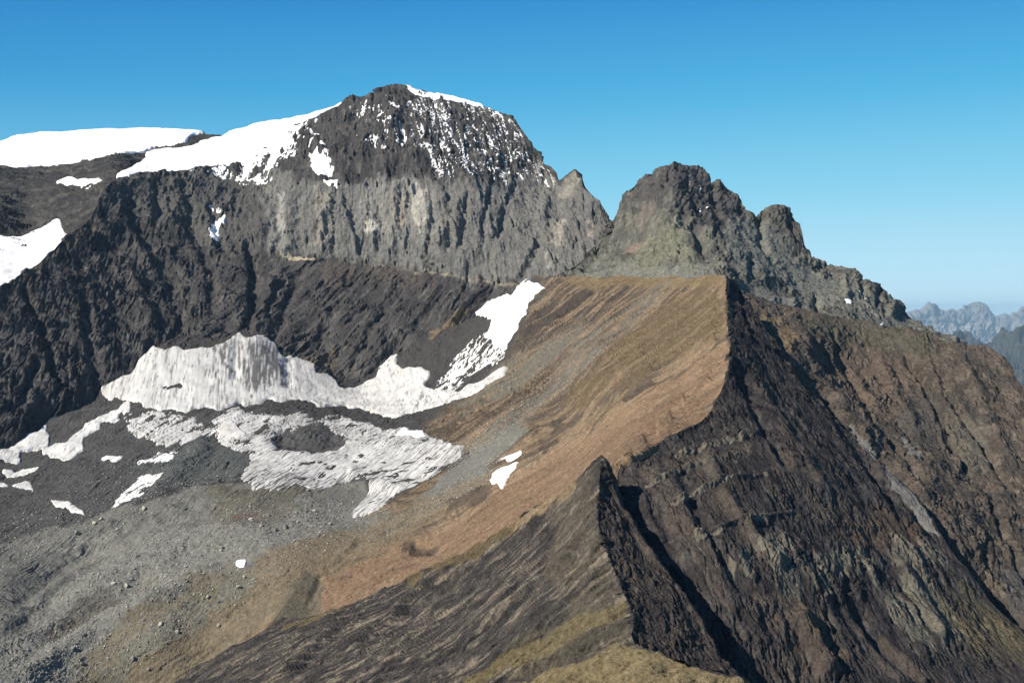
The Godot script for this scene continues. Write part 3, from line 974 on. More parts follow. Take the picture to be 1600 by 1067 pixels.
func brown_ridge() -> void:
	var p := make_patch("brown_ridge", [
		[[1130, 445], [1210, 476], [1300, 495], [1400, 511], [1480, 531], [1520, 543], [1555, 549], [1580, 575], [1605, 610], [1700, 720]],
		[[1130, 480], [1225, 540], [1310, 580], [1400, 600], [1470, 620], [1520, 635], [1560, 650], [1600, 680], [1640, 720], [1720, 800]],
		[[1180, 560], [1290, 650], [1370, 690], [1430, 710], [1490, 730], [1540, 750], [1590, 770], [1640, 800], [1690, 830], [1760, 900]],
		[[1240, 690], [1370, 770], [1430, 800], [1480, 820], [1530, 840], [1580, 860], [1630, 880], [1680, 900], [1720, 930], [1780, 980]],
		[[1330, 880], [1440, 960], [1500, 995], [1560, 1020], [1610, 1040], [1660, 1060], [1700, 1075], [1740, 1085], [1780, 1095], [1820, 1110]]],
		[[1130, 445, 1480], [1210, 476, 1480], [1300, 495, 1450], [1400, 511, 1400], [1480, 531, 1360], [1555, 549, 1330], [1605, 610, 1240], [1700, 720, 1100], [1310, 580, 1320], [1400, 600, 1300], [1500, 640, 1205], [1400, 700, 1095], [1500, 760, 1035], [1600, 800, 1000], [1550, 900, 880], [1640, 960, 830], [1232, 562, 1195], [1340, 685, 1045], [1430, 775, 945], [1490, 860, 875], [1330, 830, 960], [1760, 900, 930], [1820, 1060, 800], [1600, 1040, 800], [1480, 980, 830]],
		Vector2i(430, 400), [["t", Vector3(0.3, -0.8, -1), 150]])
	p.far = true
	tint_init(p)
	p.axis = dir_of(p, [1400, 530], [1520, 760])
	mark(p, [[1195, 495], [1230, 500], [1245, 530], [1235, 560], [1205, 530]], Color(0.2, 0.15, 0.095), 3, 6, 0.7, 0.5)
	mark(p, [[1400, 640], [1440, 600], [1480, 640], [1460, 700], [1410, 700]], Color(0.085, 0.08, 0.075), 6, 12, 0.7, 0.7)
	mark(p, [[1240, 490], [1400, 512], [1480, 535], [1470, 555], [1380, 545], [1260, 520]], Color(0.1, 0.095, 0.075), 5, 10, 0.7, 0.6)
	mark(p, [[1310, 540], [1400, 560], [1440, 600], [1400, 660], [1320, 640]], Color(0.15, 0.115, 0.09), 8, 14, 0.6, 0.6)
	mark(p, [[1480, 640], [1540, 660], [1560, 720], [1520, 740], [1490, 700]], Color(0.15, 0.14, 0.115), 6, 12, 0.6, 0.6)
	mark(p, [[1324, 655], [1332, 662], [1372, 708], [1402, 748], [1468, 822], [1470, 834], [1460, 830], [1396, 768], [1362, 712], [1340, 690]], Color(0.2, 0.2, 0.19), 1, 4, 0.95, 0.3, 0.2)
	mark(p, [[1400, 680], [1430, 705], [1445, 715], [1430, 718]], Color(0.2, 0.2, 0.19), 1, 4, 0.8, 0.4, 0.3)
	mark(p, [[1560, 880], [1620, 860], [1640, 960], [1580, 960]], Color(0.09, 0.09, 0.095), 6, 12, 0.6, 0.5)
	for g in [[[[1400, 530], [1445, 600], [1470, 650], [1490, 700], [1520, 750]], 9, -8], [[[1455, 545], [1480, 610], [1510, 660], [1540, 700], [1600, 800]], 9, -7], [[[1300, 520], [1320, 580], [1360, 640], [1420, 720], [1480, 800]], 10, -6], [[[1225, 560], [1290, 630], [1345, 690], [1420, 770], [1500, 870], [1600, 990]], 18, -9], [[[1365, 540], [1400, 620], [1440, 690]], 18, 7], [[[1500, 560], [1540, 640], [1590, 740]], 18, 6], [[[1240, 500], [1280, 580], [1330, 650]], 16, 5], [[[1540, 760], [1580, 850], [1620, 930]], 10, -6]]:
		cut(p, g[0], g[1], g[2])
	relief(p, 6, 4.0, 0, 1.8, 1.8, 2.6, 1.8, 0.45, 2.5)
	paint(p, Color(0.102, 0.084, 0.070), Color(0.132, 0.108, 0.090), Color(0.176, 0.152, 0.126), Color(0.063, 0.057, 0.053), 2.2, 1.6)
	build(p, "brown weathered ridge dropping below the rounded grey peak", "mountain")

func basin() -> void:
	var p := make_patch("cirque_slope", [
		[[-80, 690], [0, 640], [150, 560], [240, 505], [400, 500], [520, 540], [650, 510], [740, 465], [810, 425], [860, 434], [900, 431], [930, 435], [975, 431], [1010, 436], [1045, 432], [1080, 436], [1110, 431], [1135, 430]],
		[[-80, 790], [0, 760], [150, 690], [300, 650], [450, 640], [600, 640], [700, 600], [790, 540], [850, 520], [950, 500], [1040, 490], [1138, 500]],
		[[-80, 880], [0, 850], [150, 790], [300, 740], [450, 720], [600, 715], [720, 690], [820, 650], [900, 620], [980, 600], [1060, 580], [1141, 560]],
		[[-80, 930], [0, 900], [150, 845], [300, 795], [450, 770], [590, 758], [710, 730], [810, 690], [890, 664], [970, 644], [1045, 626], [1127, 612]],
		[[-80, 980], [0, 950], [150, 900], [300, 850], [450, 820], [580, 800], [700, 770], [800, 730], [880, 710], [960, 690], [1030, 672], [1100, 655]],
		[[-80, 1060], [30, 1045], [175, 1005], [315, 955], [445, 920], [570, 890], [680, 855], [780, 810], [860, 770], [925, 740], [985, 708], [1045, 686]],
		[[-80, 1150], [60, 1150], [200, 1140], [330, 1110], [440, 1050], [560, 1000], [660, 950], [760, 880], [840, 830], [890, 790], [935, 745], [972, 724]]],
		[[870, 435, 1800], [1000, 433, 1600], [1135, 430, 1300], [1138, 500, 1140], [1141, 560, 1000], [1127, 612, 935], [1100, 655, 880], [1045, 686, 830], [972, 724, 780],
		[907, 496, 1600], [800, 569, 1600], [746, 597, 1600], [800, 482, 1800], [752, 515, 1800], [932, 569, 1300], [800, 659, 1300], [739, 700, 1300], [949, 624, 1150], [800, 726, 1150], [696, 781, 1150], [937, 697, 1000], [800, 790, 1000], [628, 876, 1000], [897, 794, 870],
		[150, 620, 1640], [240, 540, 1790], [390, 530, 1850], [500, 590, 1790], [560, 610, 1770], [650, 540, 1870], [740, 490, 1930], [820, 440, 1970], [240, 505, 1900], [400, 500, 1960], [650, 510, 1960],
		[400, 640, 1570], [500, 690, 1420], [300, 700, 1420], [600, 700, 1390], [150, 700, 1440], [0, 690, 1470], [-80, 690, 1430], [100, 800, 1240], [0, 800, 1250], [0, 900, 1080], [0, 1067, 900], [-80, 1140, 830], [250, 1000, 965], [300, 880, 1075], [450, 860, 1075], [400, 760, 1250], [560, 800, 1190], [440, 1000, 935], [660, 930, 905], [330, 1060, 945], [200, 1100, 930]],
		Vector2i(920, 440), [["r", Vector3(0.2, -1, 0), 90], ["b", Vector3(0, -1, 0.3), 60]])
	tint_init(p)
	p.axis = dir_of(p, [1050, 450], [720, 690])
	turn_streaks(p, [[-80, 690], [150, 560], [500, 540], [700, 600], [640, 660], [500, 780], [200, 860], [-80, 960]], dir_of(p, [300, 700], [150, 800]))
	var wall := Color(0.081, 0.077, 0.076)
	var scree := Color(0.225, 0.215, 0.18)
	var rust := Color(0.285, 0.19, 0.125)
	var slate_shade := Color(0.085, 0.07, 0.06)  # dark rock, deepened so its streaks also stand for relief shading
	var olive := Color(0.2, 0.172, 0.122)
	# ground at the foot of the wall and the stony floor
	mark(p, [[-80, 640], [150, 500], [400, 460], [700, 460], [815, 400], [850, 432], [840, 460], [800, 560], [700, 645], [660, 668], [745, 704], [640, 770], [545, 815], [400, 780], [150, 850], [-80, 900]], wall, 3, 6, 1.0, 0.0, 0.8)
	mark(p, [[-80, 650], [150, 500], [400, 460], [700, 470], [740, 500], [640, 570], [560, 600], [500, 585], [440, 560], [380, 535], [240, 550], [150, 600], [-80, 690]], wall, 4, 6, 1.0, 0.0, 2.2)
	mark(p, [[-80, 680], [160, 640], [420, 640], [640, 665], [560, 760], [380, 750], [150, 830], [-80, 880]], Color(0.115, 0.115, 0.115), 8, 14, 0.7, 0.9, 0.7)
	mark(p, [[-80, 870], [0, 850], [150, 810], [260, 790], [380, 755], [500, 765], [545, 745], [570, 770], [545, 812], [640, 800], [700, 740], [740, 705], [800, 660], [830, 670], [740, 760], [620, 830], [480, 880], [320, 950], [180, 1040], [60, 1140], [-80, 1140]], Color(0.215, 0.213, 0.192), 6, 14, 1.0, 0.2, 0.6)
	mark(p, [[-80, 900], [100, 860], [300, 820], [520, 780], [560, 820], [400, 880], [250, 960], [60, 1100], [-80, 1100]], Color(0.28, 0.277, 0.25), 10, 20, 0.7, 0.9, 0.6)
	mark(p, [[-80, 840], [60, 860], [130, 900], [60, 960], [20, 1000], [-80, 1010]], Color(0.12, 0.12, 0.12), 8, 16, 0.6, 0.6, 0.5)
	mark(p, [[60, 985], [120, 950], [200, 920], [240, 890], [250, 900], [190, 950], [110, 990], [80, 1000]], Color(0.11, 0.098, 0.085), 4, 8, 0.7, 0.6, 0.7)
	mark(p, [[225, 700], [300, 690], [345, 690], [390, 720], [370, 755], [280, 770], [200, 790], [200, 760]], Color(0.115, 0.127, 0.124), 6, 14, 0.8, 0.6, 1.0)
	mark(p, [[330, 770], [400, 760], [480, 770], [440, 820], [340, 830]], Color(0.161, 0.149, 0.115), 6, 12, 0.7, 0.5, 0.8)
	mark(p, [[370, 805], [405, 798], [400, 808], [350, 825]], Color(0.172, 0.103, 0.081), 2, 6, 0.7, 0.5, 0.8)
	# olive turf and grit
	mark(p, [[60, 1120], [150, 1010], [250, 930], [330, 900], [420, 890], [480, 895], [478, 915], [440, 975], [330, 1060], [200, 1130]], olive, 8, 16, 0.8, 0.5, 0.6)
	mark(p, [[380, 880], [480, 840], [560, 830], [640, 790], [740, 740], [770, 740], [760, 770], [640, 850], [500, 900], [400, 930]], Color(0.235, 0.19, 0.13), 8, 16, 0.85, 0.3, 0.5)
	mark(p, [[200, 1000], [330, 930], [420, 890], [450, 880], [330, 970], [230, 1040], [140, 1100]], Color(0.196, 0.196, 0.172), 5, 12, 0.6, 0.6, 0.7)
	# rusty scree under the crest, then dark and light streaks of painted relief shading
	mark(p, [[470, 945], [520, 900], [620, 850], [760, 790], [800, 750], [900, 690], [1000, 620], [1100, 560], [1142, 520], [1146, 570], [1105, 655], [975, 725], [890, 790], [700, 900], [520, 990], [450, 985]], rust, 10, 18, 0.8, 0.7, 0.45)
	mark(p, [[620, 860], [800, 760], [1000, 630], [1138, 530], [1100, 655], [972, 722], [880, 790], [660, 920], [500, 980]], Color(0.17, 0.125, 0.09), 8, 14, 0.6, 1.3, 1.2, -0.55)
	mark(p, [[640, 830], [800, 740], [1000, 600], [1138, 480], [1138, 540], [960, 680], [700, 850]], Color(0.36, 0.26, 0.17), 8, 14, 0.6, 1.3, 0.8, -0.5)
	# rock bands and grey chutes higher up; dark streaks also paint in relief shading
	mark(p, [[845, 445], [870, 432], [1040, 430], [1010, 470], [960, 510], [900, 560], [830, 590], [795, 575], [800, 550]], slate_shade, 6, 12, 0.9, 1.3, 1.8, -0.3)
	mark(p, [[845, 445], [1130, 432], [1139, 520], [1060, 560], [960, 620], [860, 650], [700, 700], [655, 668], [800, 575]], slate_shade, 8, 14, 0.8, 1.3, 1.5, -0.5)
	mark(p, [[870, 432], [1135, 428], [1137, 445], [1000, 450], [900, 450]], Color(0.230, 0.172, 0.098), 3, 8, 0.7, 0.5, 1.0)
	mark(p, [[655, 668], [690, 640], [760, 620], [830, 585], [900, 560], [930, 560], [860, 620], [780, 665], [715, 695], [690, 690]], Color(0.1, 0.078, 0.058), 5, 12, 0.9, 1.2, 1.8, -0.2)
	mark(p, [[1050, 440], [1062, 442], [1000, 510], [930, 565], [850, 640], [770, 690], [720, 715], [700, 705], [770, 665], [850, 600], [880, 560], [960, 510]], scree, 7, 12, 0.6, 1.1, 0.5, -0.16)
	mark(p, [[760, 605], [850, 530], [950, 490], [960, 500], [880, 560], [800, 620], [730, 650], [680, 660]], scree, 6, 10, 0.65, 1.0, 0.5, -0.12)
	mark(p, [[1000, 500], [1100, 450], [1140, 470], [1138, 520], [1060, 560], [960, 610], [880, 650], [900, 600]], Color(0.184, 0.138, 0.078), 8, 14, 0.6, 0.7, 1.2)
	mark(p, [[970, 625], [1010, 598], [1030, 600], [980, 630]], slate_shade, 2, 6, 0.8, 0.5, 1.4)
	mark(p, [[860, 660], [885, 650], [880, 665], [862, 680]], slate_shade, 2, 6, 0.8, 0.5, 1.4)
	mark(p, [[840, 700], [870, 685], [880, 690], [845, 712]], slate_shade, 2, 6, 0.8, 0.5, 1.4)
	mark(p, [[700, 785], [745, 760], [775, 765], [750, 785], [700, 805]], slate_shade, 2, 6, 0.7, 0.5, 1.4)
	mark(p, [[620, 850], [650, 845], [690, 855], [660, 868], [625, 862]], slate_shade, 2, 6, 0.7, 0.5, 1.2)
	for k in 16:
		var t := k / 15.0
		var c := Vector2(1137, 440).lerp(Vector2(1141, 565), t * 2.0) if t < 0.5 else Vector2(1141, 565).lerp(Vector2(985, 718), t * 2.0 - 1.0)
		cut(p, [[c.x + 4, c.y - 3], [c.x - 20, c.y + 6 + (k * 7 % 5)]], 8 + (k * 5 % 7), (3.5 if k % 3 == 0 else -3.0) * (0.6 + (k * 3 % 4) * 0.2), 5.0)
	mark(p, [[430, 985], [462, 915], [478, 893], [500, 900], [505, 960], [480, 985]], Color(0.16, 0.145, 0.11), 3, 4, 0.9, 0.2, 0.15)  # grey puts the shaded facet of the spur into the ground colour
	cut(p, [[434, 1000], [458, 945], [480, 892]], 34, 16, 1.0, true)
	cut(p, [[400, 530], [396, 650]], 58, 8, 3.0, true)
	for g in [[[[-40, 940], [40, 900], [110, 850], [200, 810], [290, 785], [385, 762]], 34, 8], [[[60, 1000], [130, 965], [200, 925], [250, 890]], 18, -5], [[[100, 940], [200, 890], [300, 850], [400, 820]], 26, 7], [[[30, 1060], [150, 980], [260, 925], [350, 880]], 24, 6], [[[-20, 1000], [70, 930], [140, 880]], 20, 5], [[[20, 960], [90, 900], [160, 855]], 16, -3], [[[370, 530], [365, 600]], 12, -4], [[[445, 560], [450, 610]], 14, -4],
		[[[425, 684], [480, 690], [540, 688]], 22, -10], [[[720, 790], [640, 815], [560, 850], [500, 900], [480, 960]], 8, -3], [[[640, 855], [690, 860]], 14, -4], [[[1010, 600], [940, 640], [880, 680]], 10, -3], [[[800, 590], [740, 630], [670, 665]], 14, 5], [[[850, 470], [800, 560]], 12, 5], [[[1060, 445], [960, 530], [860, 610]], 12, -4], [[[950, 440], [880, 500], [820, 560]], 10, -4], [[[330, 690], [290, 730], [230, 790]], 24, 7], [[[640, 770], [560, 750], [545, 735]], 16, 4]]:
		cut(p, g[0], g[1], g[2])
	relief(p, 3.0, 2.6, 0.0, 1.3, 0.6, 7.0, 2.0, 0.35, 1.6)
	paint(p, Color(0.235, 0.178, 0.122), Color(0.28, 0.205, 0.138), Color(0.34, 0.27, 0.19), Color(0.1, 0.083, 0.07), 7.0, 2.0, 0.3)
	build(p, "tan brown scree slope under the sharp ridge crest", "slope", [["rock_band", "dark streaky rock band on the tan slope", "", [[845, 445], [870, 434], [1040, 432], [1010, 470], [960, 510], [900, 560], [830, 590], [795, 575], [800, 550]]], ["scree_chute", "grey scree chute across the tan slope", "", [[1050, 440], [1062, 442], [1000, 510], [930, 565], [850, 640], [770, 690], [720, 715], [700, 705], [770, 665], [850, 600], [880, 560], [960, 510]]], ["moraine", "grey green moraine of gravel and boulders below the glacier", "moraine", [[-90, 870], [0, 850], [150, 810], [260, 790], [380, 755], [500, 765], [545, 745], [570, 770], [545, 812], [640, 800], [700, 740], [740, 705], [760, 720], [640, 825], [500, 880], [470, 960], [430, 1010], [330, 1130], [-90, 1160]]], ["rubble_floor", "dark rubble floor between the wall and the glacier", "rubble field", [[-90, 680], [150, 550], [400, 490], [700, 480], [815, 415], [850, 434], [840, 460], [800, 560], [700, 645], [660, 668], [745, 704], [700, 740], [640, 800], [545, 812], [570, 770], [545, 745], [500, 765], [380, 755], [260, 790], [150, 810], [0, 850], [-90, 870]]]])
	var down := dir_of(p, [400, 540], [400, 630])
	snow(p, "firn_apron", [[[150, 585], [205, 588], [228, 545], [234, 530], [246, 546], [285, 541], [294, 528], [280, 550], [330, 545], [376, 524], [380, 540], [415, 531], [440, 556], [497, 552], [490, 582], [518, 588], [527, 607], [560, 607], [582, 592], [592, 570], [556, 540], [575, 530], [620, 528], [652, 519], [640, 536], [615, 560], [625, 577], [668, 578], [674, 590], [656, 602], [680, 612], [722, 612], [800, 574], [820, 570], [760, 607], [700, 634], [620, 650], [560, 637], [500, 634], [420, 626], [380, 634], [330, 637], [290, 644], [250, 642], [215, 630], [162, 620]]],
		"dirty white apron of old snow at the foot of the wall", 3.0, 0.34, {"clean": Color(0.57, 0.57, 0.565), "grey": Color(0.31, 0.305, 0.295), "soil": Color(0.13, 0.128, 0.125), "follow": 0.1, "lumps": 0.25, "soft": 2.0, "warp": 3.0, "axis": down, "ratio": 24.0, "dfreq": 2.2, "kind": "structure", "dirty": [[[[372, 600], [385, 555], [398, 532], [422, 540], [440, 585], [452, 605], [420, 600], [400, 615]], 1.0], [[[320, 600], [330, 545], [375, 525], [370, 560], [345, 600]], 0.6], [[[170, 612], [210, 590], [260, 580], [300, 600], [250, 625], [200, 622]], 0.35], [[[450, 560], [495, 555], [520, 600], [480, 605]], 0.35], [[[570, 535], [615, 545], [640, 590], [600, 600]], 0.35], [[[655, 620], [700, 612], [690, 628], [660, 632]], 0.5]], "holes": [[[246, 606], [285, 598], [304, 602], [258, 616]], [[294, 592], [330, 582], [338, 586], [300, 598]], [[248, 562], [272, 560], [270, 568], [246, 568]], [[560, 560], [592, 570], [590, 594], [552, 592]], [[604, 532], [618, 536], [612, 544], [602, 540]]]})
	snow(p, "glacier", [[[175, 632], [215, 640], [290, 650], [335, 645], [390, 640], [430, 648], [470, 640], [520, 645], [600, 662], [650, 672], [690, 684], [737, 700], [700, 727], [640, 766], [592, 797], [540, 813], [556, 790], [575, 762], [556, 748], [500, 768], [460, 760], [430, 772], [400, 765], [376, 745], [390, 722], [366, 700], [340, 690], [320, 685], [300, 692], [230, 690], [205, 680]]],
		"grey white crevassed glacier tongue spreading over the cirque floor", 1.4, 0.42, {"clean": Color(0.54, 0.54, 0.54), "grey": Color(0.29, 0.29, 0.285), "follow": 0.15, "lumps": 0.25, "soft": 6.0, "warp": 10.0, "axis": dir_of(p, [690, 690], [570, 790]), "ratio": 22.0, "dfreq": 3.4, "crevasse": 0.7, "cross": dir_of(p, [450, 730], [620, 700]), "kind": "structure", "streak": 0.42, "sscale": 4.0, "dirty": [[[[380, 745], [480, 740], [560, 745], [500, 768], [420, 772]], 0.62], [[[400, 690], [440, 668], [520, 660], [560, 690], [500, 706], [430, 704]], 0.6], [[[640, 675], [737, 700], [700, 727], [660, 715]], 0.5], [[[390, 690], [560, 690], [640, 720], [480, 740], [400, 720]], 0.35], [[[200, 650], [330, 640], [330, 690], [220, 690]], 0.42]], "holes": [[[415, 690], [450, 672], [500, 663], [545, 682], [535, 700], [470, 699]], [[420, 640], [560, 655], [640, 660], [640, 650], [520, 640]], [[300, 652], [350, 660], [340, 680], [310, 670]]]})
	snow(p, "snow_patch", [[[336, 685], [350, 660], [362, 660], [388, 684]]], "pale triangular snow mound in the middle of the stony glacier", 2.4, 0.25, {"clean": Color(0.55, 0.54, 0.53), "soft": 1.0, "warp": 2.0})
	snow(p, "snow_patch", [[[618, 680], [630, 670], [680, 682], [650, 686]]], "white snow lens beside the tan rock band on the glacier edge", 1.5, 0.05, {"soft": 1.0, "warp": 3.0})
	snow(p, "couloir_snow", [[[732, 488], [752, 470], [790, 466], [810, 448], [802, 436], [816, 420], [826, 438], [850, 449], [822, 485], [802, 520], [790, 545], [775, 548], [765, 528], [756, 520], [772, 500], [742, 492]]], "bright white snow filling the steep couloir beside the tan slope", 1.8, 0.0, {"soft": 1.0, "warp": 4.0, "lumps": 1.5})
	snow(p, "couloir_debris_snow", [[[670, 612], [705, 565], [745, 522], [780, 512], [800, 530], [785, 560], [740, 592], [690, 622]]], "broken snow streaks on dark rubble below the white couloir", 0.7, 0.1, {"soft": 3.0, "warp": 6.0, "streak": 1.35, "sscale": 3.5, "ratio": 10.0, "clean": Color(0.6, 0.6, 0.6), "axis": dir_of(p, [780, 530], [700, 600])})
	snow(p, "snow_patch", [[[-80, 700], [0, 692], [30, 680], [72, 668], [76, 690], [60, 706], [100, 692], [135, 662], [165, 650], [205, 630], [215, 640], [190, 650], [150, 668], [128, 685], [136, 700], [105, 716], [50, 704], [20, 724], [-80, 730]]], "long ragged snow strip hugging the foot of the dark wall", 1.5, 0.3, {"clean": Color(0.6, 0.6, 0.6), "soft": 1.0, "warp": 4.0})
	snow(p, "snow_patch", [[[155, 719], [180, 712], [202, 712], [178, 723]]], "small oval snow patch on dark rubble near the wall", 1.1, 0.25, {"clean": Color(0.6, 0.6, 0.6), "soft": 1.0, "warp": 2.0})
	snow(p, "snow_patch", [[[74, 780], [98, 783], [128, 798], [132, 806], [100, 798], [80, 790]]], "slanting snow patch on dark rubble under the long strip", 1.1, 0.25, {"clean": Color(0.6, 0.6, 0.6), "soft": 1.0, "warp": 2.0})
	snow(p, "snow_patch", [[[-80, 760], [0, 756], [50, 760], [55, 768], [0, 765]], [[0, 730], [60, 736], [58, 742], [10, 745]]], "thin snow slivers on the rubble below the long strip", 0.9, 0.3, {"clean": Color(0.6, 0.6, 0.6), "soft": 1.0, "warp": 3.0})
	snow(p, "streaked_ice", [[[165, 800], [195, 765], [225, 738], [262, 738], [240, 762], [222, 785]], [[200, 725], [250, 700], [290, 700], [260, 730]]], "thin ice streaks showing through dark rubble beside the grey mound", 0.6, 0.25, {"soft": 3.0, "warp": 6.0, "streak": 0.9, "sscale": 2.5, "axis": dir_of(p, [250, 740], [180, 800])})
	snow(p, "snow_patch", [[[776, 722], [792, 712], [816, 704], [810, 717], [795, 722]]], "narrow white snow patch on tan scree, upper of two", 1.1, 0.0, {"soft": 1.0, "warp": 2.0})
	snow(p, "snow_patch", [[[762, 753], [772, 738], [792, 728], [812, 724], [800, 742], [785, 766]]], "larger white snow patch on tan scree, lower of two", 1.2, 0.0, {"soft": 1.0, "warp": 2.0})
	snow(p, "snow_patch", [[[366, 878], [376, 873], [386, 877], [380, 886], [370, 886]]], "lone white snow lump on the olive moraine", 1.2, 0.0, {"soft": 1.0, "warp": 1.5})
	cirque = p

func dark_face() -> void:
	var p := make_patch("dark_rock_face", [
		[[1135, 430], [1150, 446]],
		[[1140, 560], [1195, 557], [1232, 562]],
		[[1127, 612], [1215, 612], [1285, 622]],
		[[1100, 655], [1240, 670], [1340, 685]],
		[[1045, 686], [1150, 702], [1250, 720], [1385, 730]],
		[[972, 722], [1060, 740], [1240, 765], [1430, 775]],
		[[965, 800], [1070, 830], [1290, 855], [1490, 860]],
		[[985, 900], [1090, 930], [1330, 950], [1570, 960]],
		[[1040, 1040], [1120, 1060], [1370, 1060], [1680, 1040]],
		[[1090, 1095], [1270, 1100], [1700, 1090]]],
		[[1135, 430, 1300], [1138, 500, 1140], [1140, 560, 1000], [1127, 612, 935], [1100, 655, 880], [1045, 686, 830], [972, 722, 780], [1000, 800, 705], [1050, 880, 664], [1100, 960, 627], [1165, 1062, 588], [1300, 900, 710], [1600, 1067, 690], [1300, 760, 835], [1200, 700, 850], [1400, 1067, 632], [1250, 1067, 602], [1450, 960, 735], [1150, 446, 1330], [1232, 562, 1150], [1340, 685, 1010], [1430, 775, 915], [1490, 860, 845], [1570, 960, 780], [1680, 1040, 720], [965, 800, 722], [985, 900, 680], [1040, 1040, 615], [1270, 1150, 565], [1700, 1130, 660]],
		Vector2i(540, 560), [["b", Vector3(0.2, -1, 0.4), 60], ["l", Vector3(-0.2, -1, 0), 60], ["r", Vector3(0.5, -1, -0.5), 60]])
	tint_init(p)
	p.axis = dir_of(p, [1100, 700], [1240, 960])
	p.bed = Vector3(-0.25, 1, 0.3).normalized()
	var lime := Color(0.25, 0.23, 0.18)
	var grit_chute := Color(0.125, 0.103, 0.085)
	mark(p, [[1324, 655], [1332, 662], [1372, 708], [1402, 748], [1462, 818], [1470, 834], [1456, 826], [1398, 760], [1366, 714], [1340, 684]], Color(0.24, 0.235, 0.22), 1, 4, 0.75, 0.5, 0.2)
	for c in [[[1165, 560], [1180, 560], [1260, 690], [1340, 800], [1330, 815], [1240, 710]], [[1080, 700], [1110, 700], [1170, 800], [1220, 900], [1200, 900], [1130, 810]], [[1190, 690], [1230, 700], [1300, 800], [1290, 830], [1230, 770]], [[1020, 740], [1050, 740], [1120, 880], [1180, 1000], [1150, 990], [1080, 870]], [[1330, 1000], [1380, 990], [1460, 1067], [1380, 1067]], [[1290, 780], [1360, 800], [1420, 850], [1330, 850]]]:
		mark(p, c, grit_chute, 4, 10, 0.6, 0.8, 0.35)
	for c in [[[995, 762], [1080, 728], [1160, 706], [1162, 711], [1082, 734], [1000, 768]], [[1040, 790], [1120, 756], [1200, 740], [1202, 745], [1122, 762], [1042, 796]], [[1050, 712], [1120, 688], [1180, 676], [1181, 680], [1122, 694], [1052, 718]], [[1085, 840], [1150, 815], [1240, 800], [1242, 805], [1152, 821], [1088, 846]]]:
		mark(p, c, Color(0.21, 0.185, 0.15), 1, 4, 0.8, 0.9, 1.6)
		cut(p, [c[0], c[1], c[2]], 5, 2.0, 4.0)
	mark(p, [[1180, 920], [1280, 930], [1300, 1060], [1200, 1067]], Color(0.12, 0.096, 0.078), 10, 16, 0.6, 0.6, 0.7)
	mark(p, [[1300, 800], [1420, 800], [1470, 860], [1380, 880], [1300, 850]], Color(0.125, 0.09, 0.068), 10, 16, 0.7, 0.5)
	mark(p, [[1120, 880], [1190, 850], [1240, 830], [1250, 850], [1190, 880], [1130, 905]], lime, 4, 10, 0.6, 0.8)
	mark(p, [[1190, 860], [1230, 860], [1260, 910], [1250, 940], [1210, 920]], lime, 5, 12, 0.45, 0.8)
	mark(p, [[1240, 880], [1320, 860], [1400, 850], [1480, 850], [1490, 885], [1400, 890], [1310, 910], [1240, 920]], lime, 6, 14, 0.55, 0.9, 1.5)
	mark(p, [[1380, 920], [1450, 900], [1500, 960], [1510, 1010], [1440, 1010], [1400, 970]], lime, 6, 14, 0.6, 0.9, 1.4)
	mark(p, [[1230, 920], [1290, 960], [1330, 1030], [1310, 1060], [1260, 980]], Color(0.17, 0.13, 0.085), 5, 10, 0.6, 0.7)
	mark(p, [[1450, 900], [1560, 930], [1640, 1000], [1600, 1060], [1500, 1000]], Color(0.14, 0.12, 0.07), 8, 14, 0.6, 0.7)
	mark(p, [[1130, 700], [1180, 690], [1160, 720], [1010, 745], [1000, 735]], Color(0.15, 0.125, 0.1), 3, 8, 0.5, 0.9)
	for g in [[[[1225, 555], [1300, 640], [1370, 740], [1430, 800], [1500, 880]], 14, -5], [[[1318, 885], [1330, 925]], 8, -7], [[[1290, 955], [1310, 990]], 7, -5], [[[1360, 720], [1380, 760], [1405, 785]], 10, -7], [[[1150, 560], [1180, 640], [1240, 740]], 14, -5], [[[1170, 580], [1230, 680], [1300, 780]], 14, 4], [[[1100, 700], [1150, 800], [1230, 900]], 16, 4], [[[1060, 720], [1100, 820], [1180, 940]], 16, -4], [[[1000, 735], [1060, 870], [1140, 1010]], 14, -3], [[[1240, 950], [1270, 1000], [1300, 1067]], 22, 7], [[[1330, 940], [1380, 1010], [1440, 1067]], 16, -5], [[[1155, 985], [1165, 1000]], 8, -5], [[[1400, 870], [1440, 940], [1480, 1010]], 16, 6], [[[1150, 440], [1160, 480], [1180, 540]], 10, -3]]:
		cut(p, g[0], g[1], g[2])
	p.crack_rate = 1.7
	relief(p, 3, 2.2, 1.5, 0.9, 1.3, 3.0, 2.2, 0.2, 1.8)
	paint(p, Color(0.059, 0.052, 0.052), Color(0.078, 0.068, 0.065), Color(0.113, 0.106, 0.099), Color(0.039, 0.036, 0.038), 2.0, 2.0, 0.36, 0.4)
	build(p, "dark brown rock face falling from the knife edged ridge", "rock face", [["outcrop_band", "pale lichened outcrop band", "", [[1120, 880], [1240, 830], [1320, 860], [1480, 850], [1500, 885], [1510, 1010], [1440, 1010], [1390, 940], [1310, 910], [1240, 940], [1130, 905]]], ["scree_chute", "thin grey scree streak", "", [[1324, 655], [1332, 662], [1372, 708], [1402, 748], [1468, 822], [1470, 834], [1460, 830], [1396, 768], [1362, 712], [1340, 690]]]])

